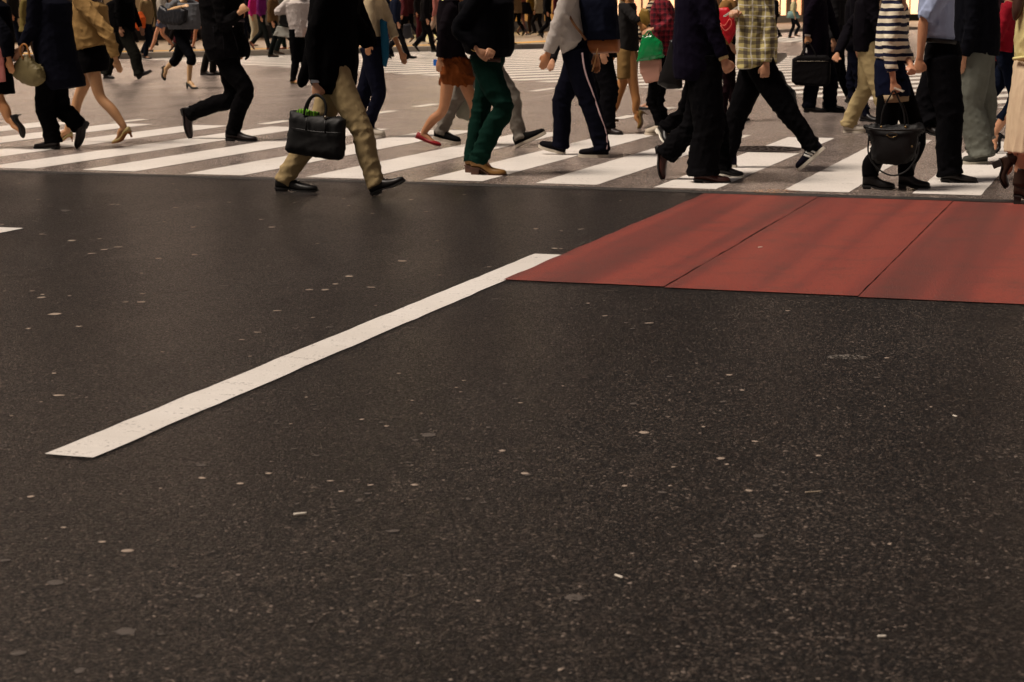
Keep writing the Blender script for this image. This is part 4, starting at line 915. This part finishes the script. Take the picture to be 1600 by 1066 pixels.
# red check sleeve
REDCHK = bands('red_check', (104, 16, 30), (34, 12, 22), .055, .4, 'Z', (140, 40, 50), .05)
P = person('redcheck', 'woman in dark red checked shirt and black trousers holding a green carrier bag', (1030, 211), -1, foot='n', H=1.62, fem=True, pel=1036,
    n=((1019, 160), (1036, 210), (1014, 212)), f=((1030, 160), (1046, 206), (1026, 210)), an=((1046, 38), (1020, 46), .2), af=('m', .1, 0, .1),
    top=(REDCHK, dict(hem=.5, name='shirt')), bot=('trousers', BLACK, dict(fit='slim')), shoes=('sneaker', (180, 168, 150), (196, 184, 166)), seed=43)
bag(P, 'green_carrier_bag', 'shiny green carrier bag hanging above a pinkish paper bag', 'carrier bag', [(1004, 56), (1020, 54), (1034, 66), (1037, 90), (1014, 95), (995, 97), (999, 74)], .24, .10, plain('green_plastic', (10, 120, 62), .22), wr=.012, handles=[(.03, [(1006, 58), (1014, 48), (1021, 58)])])
bag(P, 'pink_paper_bag', 'pinkish brown paper bag hanging below the green carrier bag', 'paper bag', [(1000, 94), (1033, 92), (1032, 126), (1010, 131), (1001, 112)], .2, .09, plain('pink_paper', (170, 124, 106), .7), puff=0, wr=.004)
# striped jersey behind
P = person('strpback', 'woman in cream top with thin black stripes, glimpsed behind the red checked sleeve', (1030, 172), -1, foot='n', H=1.6, fem=True, pel=1024,
    an=('m', .1, 0, .1), top=(bands('thin_stripes', (190, 170, 140), (30, 26, 28), .055, .45), dict(hem=.62, name='striped_top')), bot=('trousers', BLACK, dict(fit='slim')), shoes=('flat', (20, 18, 18), (16, 14, 14)), seed=44, n=('m', .03, 0, 0), f=('m', .05, .1, 0))
# woman with red bag between suit and check
P = person('redbag', 'woman in rust and gold top behind the dark suit, near the red tote', (1140, 190), 1, foot='n', H=1.62, fem=True, pel=1134,
    top=(cloth((132, 96, 54)), dict(hem=.66, name='blouse')), bot=('trousers', cloth((34, 16, 20)), dict(fit='slim')), shoes=('flat', (20, 18, 18), (16, 14, 14)), seed=46, n=('m', .03, 0, 0), f=('m', .05, .1, 0), an=((1128, 50), (1142, 70), .2))
bag(P, 'red_tote', 'bright red tote bag with pale print between dark suit and checked shirt', 'tote bag', [(1118, 12), (1138, 12), (1148, 30), (1151, 48), (1140, 70), (1130, 55), (1121, 34)], .22, .1, leather((200, 24, 40), .4),
    parts=[('printed_loop', 'tube', ([(1124, 36, .056), (1132, 40, .056), (1140, 30, .056), (1143, 38, .056), (1134, 48, .056), (1126, 40, .056)], .004), plain('pale_red', (230, 120, 100), .5))])

# khaki man on the right
P = person('khaki2', 'man in dark jacket and light khaki trousers with white sneakers, walking right', (1334, 208), 1, foot='f', H=1.72, pel=1354,
    f=((1352, 138), (1318, 207), (1353, 208)), n=((1374, 140), (1378, 196), (1404, 200)), af=((1325, 48), (1308, 86), -.2), an=('m', .1, 0, .1),
    top=(cloth((20, 17, 24)), dict(secs=[(1334, 80, 1373, 82, .17), (1332, 50, 1374, 50, .19), (1336, 5, 1374, 5, .19)], sr=1.1)),
    bot=('trousers', cloth((166, 148, 108)), dict(rad=(.118, .10, .088, .084, .08), amp=.007)), shoes=('sneaker', (206, 198, 184), (196, 186, 170)), seed=47, extra=[('laces', (190, 182, 170))])
# slim navy legs
P = person('slimnavy', 'person in dark coat and narrow navy trousers walking right behind the khaki trousers', (1360, 190), 1, foot='n', H=1.7, pel=1334,
    n=((1342, 125), (1346, 189), (1370, 190)), f=((1330, 120), (1322, 160), (1338, 168)), top=(cloth((22, 20, 26)), dict(hem=.5)), bot=('trousers', cloth((16, 18, 34)), dict(fit='slim')), shoes=('dress', LB, LB), seed=48, near=True, an=('m', .0, 0, .04), af=('m', -.1, 0, .02))
# suit with briefcase
P = person('brief', 'man in dark purple suit with white cuff carrying a wide black briefcase, walking right', (1270, 176), 1, foot='n', H=1.72, pel=1278,
    n=((1270, 130), (1256, 176), (1291, 176)), f=((1298, 128), (1290, 172), (1318, 174)), an=((1264, 22), (1262, 56)), af=('m', .1, 0, .1),
    top=(cloth((26, 18, 32)), dict(secs=[(1256, 96, 1294, 96, .17), (1254, 60, 1295, 60, .19), (1255, 20, 1294, 20, .19), (1257, -10, 1290, -10, .19)], sr=1.1)),
    bot=('trousers', cloth((16, 15, 26)), dict(rad=(.115, .105, .095, .092, .085))), shoes=('dress', LB, LB), cuff=((200, 186, 178), ('n',)), seed=49, curl=1.0, skin=(190, 140, 96))
bag(P, 'briefcase', 'wide black fabric briefcase with twin handles and white papers above it', 'briefcase', [(1238, 92), (1250, 86), (1292, 86), (1298, 92), (1297, 130), (1290, 136), (1243, 133), (1237, 127)], .18, .11, cloth((26, 24, 26), .7), puff=.03, wr=.004,
    handles=[(.04, [(1250, 90), (1256, 76), (1262, 66), (1270, 76), (1276, 90)]), (-.04, [(1252, 90), (1258, 77), (1264, 67), (1272, 77), (1278, 90)])], hr=.008, hmat=LEATHERB, parts=[('zip', 'tube', ([(1242, 96, .055), (1268, 96, .058), (1294, 96, .055)], .003), plain('dull_metal', (120, 112, 100), .3, 1.0))])
for po, lb in (([(1260, 70), (1266, 68), (1269, 86), (1258, 83)], 'white paper slip tucked behind the hand holding the briefcase'), ([(1268, 66), (1273, 62), (1282, 73), (1273, 82)], 'white folded leaflet above the briefcase')):
    bag(P, 'leaflet', lb, 'paper', po, .16, .008, plain('white_paper', (215, 212, 205), .7), puff=0, voxel=.006, wr=.001)
P = person('greysleeve', 'man in charcoal jacket and black trousers close behind the suited man with the briefcase', (1300, 172), 1, foot='n', H=1.74, pel=1302,
    n=('m', .03, -.05, 0), f=('m', .08, .25, 0), top=(cloth((44, 42, 44)), dict(hem=.47)), bot=('trousers', BLACK, dict(fit='regular')), shoes=('dress', LB, LB), seed=50, an=((1306, 30), (1302, 62)), af=('m', -.1, 0, .02))
# dark legged walker far right
P = person('farright', 'person in plum coat and black trousers far behind the red sweater, walking right', (1548, 190), 1, foot='n', H=1.7, pel=1562,
    n=((1546, 130), (1536, 189), (1562, 187)), f=((1580, 128), (1586, 184), (1606, 186)), top=(cloth((50, 30, 36)), dict(hem=.5)), bot=('trousers', cloth((20, 22, 32)), dict(fit='regular')), shoes=('dress', LB, LB), seed=51)

# ---------------- middle distance
P = person('jog', 'woman in grey T-shirt and cropped black trousers half running right with a black bag', (300, 139), 1, foot='n', H=1.64, fem=True, pel=286, lean=.03, yaw=-25,
    n=((299, 90), (292, 138), (309, 139)), f=((274, 95), (252, 106), (257, 126)), an=((264, 17), (286, 10), .25), af=((312, 12), (298, 17), 0),
    top=(cloth((104, 106, 110), .85), dict(secs=[(266, 46, 310, 46, .14), (262, 30, 312, 30, .15), (261, 5, 314, 5, .15)], name='t_shirt', sleeve=.4, sr=1.1)),
    bot=('capri', cloth((14, 15, 20)), dict(rad=(.125, .11, .085, .078, .07), len=.3)), shoes=('pump', (20, 24, 20), (16, 16, 14)), seed=52, skin=(212, 176, 128))
bag(P, 'black_hobo_bag', 'round black bag on the arm of the woman in the grey T-shirt', 'handbag', [(252, 8), (262, 16), (284, 12), (292, 16), (290, 34), (280, 40), (256, 38), (248, 30), (247, 20)], .22, .12, leather((18, 20, 26), .4))
P = person('whiteshirt', 'woman in white shirt and black trousers left of the khaki-trousered man', (462, 131), 1, foot='n', H=1.66, fem=True, pel=466, yaw=-60,
    n=((462, 95), (455, 131), (470, 129)), f=((476, 92), (476, 122), (486, 118)), an=((432, 20), (460, 14), .2), af=('m', .05, 0, .1),
    top=(cloth((206, 196, 190), .8, var=.08), dict(secs=[(454, 58, 484, 58, .12), (448, 40, 485, 40, .13), (440, 5, 486, 5, .14)], name='shirt', sleeve=.85, sr=1.1)),
    bot=('trousers', cloth((15, 14, 16)), dict(rad=(.125, .11, .085, .075, .062))), shoes=('flat', (150, 120, 70), (20, 18, 16)), seed=53, skin=(206, 150, 108))
bag(P, 'shoulder_bag', 'plump black shoulder bag against the white shirt', 'handbag', [(434, 24), (458, 22), (461, 34), (456, 44), (440, 42), (431, 36)], .3, .12, LEATHERB)
bag(P, 'white_carrier', 'flat white carrier bag under the plump black shoulder bag', 'carrier bag', [(433, 40), (457, 44), (454, 60), (426, 56)], .24, .05, plain('white_plastic', (196, 196, 184), .4), puff=0)
P = person('suit2', 'man in black suit jacket and dark grey trousers in mid-stride, left of the grey T-shirt', (172, 123), 1, foot='f', H=1.76, pel=194, lean=.02,
    f=((176, 90), (163, 122), (180, 123)), n=((211, 86), (216, 123), (237, 112)), an=('m', .0, 0, .03), af=('m', .1, 0, .1),
    top=(BLACK, dict(secs=[(168, 50, 210, 50, .18), (166, 30, 210, 30, .19), (168, 5, 208, 5, .2)])), bot=('trousers', cloth((42, 42, 36)), dict(rad=(.125, .115, .105, .10, .095))), shoes=('dress', LB, LB), seed=54)
P = person('brownlegs', 'person in dark brown trousers standing behind the belted coat', (328, 118), 1, foot='n', H=1.72, pel=328, n=('m', .02, -.1, 0), f=('m', .03, .0, 0), top=(cloth((46, 34, 28)), dict(hem=.5)), bot=('trousers', cloth((38, 34, 28)), dict(fit='regular')), shoes=('dress', (40, 30, 24), LB), near=False, seed=55)
# ---------------- far group along the kerb and on the pavement
far = [
 (228, 92, 1, 'beige hip-length coat with dark jeans, by an orange bag', (120, 98, 66), (20, 24, 34), 'trousers', .50, 66, (52, 40, 30), True, (196, 146, 112)),
 (254, 90, -1, 'white blouse and grey-blue shorts on the pavement edge', (176, 170, 160), (78, 80, 96), 'shorts', .60, 65, (40, 30, 26), True, (206, 150, 116)),
 (395, 79, 1, 'bright pink top and white trousers on the pavement', (190, 40, 120), (186, 176, 150), 'trousers', .55, 60, (90, 60, 50), True, (200, 150, 120)),
 (408, 86, 1, 'purple top and dark grey-green trousers', (96, 24, 84), (34, 38, 36), 'trousers', .52, 60, (110, 50, 34), True, (200, 150, 120)),
 (426, 90, 1, 'brown jacket and near-black trousers, nearest on the kerb', (84, 60, 34), (24, 30, 28), 'trousers', .50, 60, (52, 36, 20), False, (180, 130, 96)),
 (445, 85, -1, 'dark green skirt and reddish shoes beyond the white shirt', (60, 60, 50), (24, 38, 30), 'trousers', .5, 60, (120, 50, 26), True, (190, 140, 110)),
 (617, 93, 1, 'dark denim jacket and charcoal trousers just right of the teal scarf', (26, 32, 52), (30, 30, 34), 'trousers', .50, 70, (20, 18, 18), False, (190, 140, 110)),
 (604, 92, -1, 'navy clothes next to the charcoal trousers', (22, 28, 50), (20, 24, 40), 'trousers', .5, 70, (24, 20, 18), False, (190, 140, 110)),
 (664, 82, 1, 'black coat in long stride on the pavement edge', (18, 15, 17), (18, 16, 18), 'trousers', .48, 65, (30, 26, 16), False, (190, 140, 110)),
 (684, 80, -1, 'dusty pink jacket and pale trousers beside the black coat', (150, 92, 84), (150, 128, 112), 'trousers', .52, 62, (100, 60, 50), True, (200, 150, 120)),
 (795, 77, 1, 'dark purple coat and black trousers beyond the black sweater', (30, 24, 38), (18, 16, 20), 'trousers', .46, 60, (20, 18, 18), False, (190, 140, 110)),
 (815, 61, 1, 'salmon pink top and short black skirt at the glowing shop', (150, 84, 66), (18, 14, 18), 'skirt', .60, 45, (26, 20, 18), True, (110, 70, 60)),
 (830, 58, -1, 'mustard top and brown trousers near the glowing shop', (110, 84, 30), (50, 34, 28), 'trousers', .55, 45, (40, 30, 18), True, (170, 120, 90)),
 (855, 66, 1, 'black suit at the bright shop window', (16, 15, 18), (18, 17, 20), 'trousers', .48, 48, (16, 14, 14), False, (190, 140, 110)),
 (1240, 60, 1, 'pale printed top tied with a light teal cloth over dark leggings', (170, 164, 128), (24, 28, 36), 'trousers', .60, 50, (20, 18, 18), True, (200, 150, 120)),
 (1212, 62, -1, 'black clothes to the left of the teal waistcloth', (14, 13, 18), (14, 14, 20), 'trousers', .48, 50, (16, 14, 14), False, (190, 140, 110)),
 (40, 100, 1, 'olive and tan coat at the far left, behind the dark coat', (110, 96, 52), (60, 44, 30), 'trousers', .42, 70, (50, 34, 24), True, (196, 146, 112)),
 (62, 96, -1, 'pale grey shirt at the far left edge of the pavement', (150, 146, 120), (34, 30, 34), 'trousers', .5, 70, (36, 26, 22), True, (196, 146, 112)),
 (314, 84, -1, 'brown top with bare arms between the grey T-shirt and belted coat', (110, 64, 46), (50, 44, 40), 'shorts', .5, 60, (70, 46, 34), True, (180, 124, 92)),
 (342, 82, 1, 'grey clothes behind the belted coat', (70, 62, 56), (40, 36, 34), 'trousers', .5, 60, (36, 28, 24), False, (190, 140, 110)),
 (500, 82, 1, 'dark blue jacket behind the khaki man', (30, 34, 50), (26, 24, 28), 'trousers', .5, 60, (36, 28, 24), False, (190, 140, 110)),
 (540, 84, -1, 'wine-red coat behind the khaki man', (80, 24, 30), (26, 24, 28), 'trousers', .5, 60, (36, 28, 24), True, (190, 140, 110)),
 (720, 76, 1, 'charcoal coat behind the rust skirt', (34, 32, 34), (26, 24, 28), 'trousers', .5, 60, (36, 28, 24), False, (190, 140, 110)),
 (640, 66, -1, 'dark red jacket deep on the pavement', (60, 24, 28), (24, 22, 28), 'trousers', .5, 50, (36, 28, 24), True, (190, 140, 110)),
 (270, 76, 1, 'brown coat deep on the pavement at left', (84, 62, 44), (34, 30, 30), 'trousers', .46, 50, (36, 28, 24), True, (190, 140, 110)),
 (300, 74, -1, 'dull green jacket deep on the pavement at left', (66, 70, 52), (40, 36, 40), 'trousers', .5, 50, (36, 28, 24), False, (190, 140, 110)),
 (372, 72, -1, 'grey-brown coat deep on the pavement, centre left', (92, 80, 66), (44, 40, 40), 'trousers', .46, 50, (36, 28, 24), True, (190, 140, 110)),
 (205, 76, -1, 'dark grey suit deep on the pavement, beyond the suit jacket', (48, 46, 48), (36, 34, 36), 'trousers', .48, 50, (24, 20, 20), False, (190, 140, 110)),
 (130, 90, 1, 'plum coat hidden behind the beige jacket', (70, 34, 44), (30, 26, 30), 'trousers', .46, 60, (24, 20, 20), True, (190, 140, 110)),
 (700, 60, 1, 'cream coat deep on the pavement behind the rust skirt', (160, 146, 120), (44, 40, 44), 'trousers', .46, 50, (24, 20, 20), True, (190, 140, 110)),
 (1020, 60, 1, 'dark green coat deep behind the striped top', (36, 48, 42), (28, 28, 34), 'trousers', .46, 50, (24, 20, 20), True, (190, 140, 110)),
 (1290, 66, -1, 'black coat far behind the briefcase', (26, 24, 30), (28, 28, 34), 'trousers', .46, 50, (24, 20, 20), False, (190, 140, 110)),
 (1500, 62, 1, 'navy coat far behind the blue shirt', (26, 28, 44), (28, 28, 34), 'trousers', .46, 50, (24, 20, 20), False, (190, 140, 110)),
]
rc = random.Random(31)
tones = [('charcoal', (40, 38, 40)), ('black', (16, 15, 17)), ('brown', (74, 54, 38)), ('navy', (24, 28, 44)), ('wine red', (70, 24, 30)), ('olive', (64, 60, 38)), ('grey', (92, 88, 82)), ('tan', (120, 98, 70)), ('plum', (56, 34, 48)), ('cream', (160, 148, 124))]
for q, x in enumerate((20, 90, 150, 190, 236, 286, 350, 386, 470, 520, 560, 585, 600, 632, 655, 672, 700, 735, 770, 785, 808, 842, 870, 905, 940, 975)):
    t1, t2 = tones[rc.randrange(10)], tones[rc.randrange(5)]
    gy = 92 - .025 * (x - 200) - rc.uniform(6, 15)
    near_ = 'against the glowing shop' if 640 < x < 880 else 'on dim pavement' if x < 420 else 'mid pavement'
    far.append((x, gy, rc.choice((-1, 1)), t1[0] + ' top, ' + t2[0] + ' trousers, ' + near_ + (' near the kerb' if gy > 92 - .025 * (x - 200) - 10.5 else ' by the shopfront'), t1[1], t2[1], 'trousers', rc.choice((.46, .5, .52)), 50, (26, 22, 20), rc.random() < .5, (176, 126, 96)))
rg = random.Random(77); gait = [(.10, .02, 0, 0, .0, -.22, .12, 0), (.16, .30, .0, .03, .02, -.25, .16, .0), (.05, .0, 0, 0, .06, -.12, .05, 0), (.14, .22, 0, 0, -.02, -.30, .20, .0), (.22, .10, .10, .06, .02, -.10, 0, 0)]
for i, (x, gy, fc, desc, ct, cb, kind, hem, s_, sh, fem, sk) in enumerate(far):
    k1, h1, hz1, tz1, k2, h2, hz2, tz2 = gait[i % 5]
    oldB = None
    D = person('far%d' % i, ('woman in ' if fem else 'man in ') + desc, (x, gy), fc, H=rg.uniform(1.56, 1.66) if fem else rg.uniform(1.68, 1.78), fem=fem, pel=x, yaw=rg.uniform(-30, 30),
        n=('m', k1, h1, hz1, tz1), f=('m', k2, h2, hz2, tz2), top=(cloth(ct), dict(hem=hem, name='top')),
        bot=(kind, cloth(cb), dict(fit='regular', len=.55) if kind != 'skirt' else dict(secs=[(x-16, gy-34, x+17, gy-33, .2), (x-14, gy-42, x+15, gy-42, .19), (x-11, gy-52, x+12, gy-52, .15)])),
        shoes=('flat' if fem else 'dress', sh, (20, 16, 14)), near=False, skin=sk, group='people on the far side of the crossing', seed=100 + i)
    p = D['B']                                    # those beyond the kerb stand on the raised pavement
    inside = False
    for a, b in zip(KERB, KERB[1:]):
        if min(a.x, b.x) <= p.x <= max(a.x, b.x):
            yk = a.y + (b.y - a.y) * (p.x - a.x) / (b.x - a.x); inside = p.y > yk
    if inside: D['root'].location.z = .13
D = PEOPLE['far0']; bag(D, 'orange_bag', 'round orange bag beside the beige coat in the far group', 'bag', [(213, 20), (220, 18), (226, 28), (225, 44), (218, 49), (212, 42), (211, 30)], .25, .2, cloth((196, 84, 34)), voxel=.02)
D = PEOPLE['far6']; bag(D, 'dark_satchel', 'dark satchel hanging by the charcoal trousers', 'satchel', [(630, 38), (642, 37), (645, 58), (634, 62), (629, 55)], .2, .15, leather((30, 28, 32)), voxel=.02)
D = PEOPLE['far14']
mb = MB(); c = D['pv'] + ZUP*.06; mb.loft([[c + ZUP*z + Vector((a*math.cos(2*math.pi*j/16), b*math.sin(2*math.pi*j/16), 0)) for j in range(16)] for z, a, b in ((-.16, .25, .2), (.0, .22, .18), (.1, .18, .15))]); link('waistcloth', mb.mesh('waistcloth'), cloth((110, 140, 140)), D['root'])
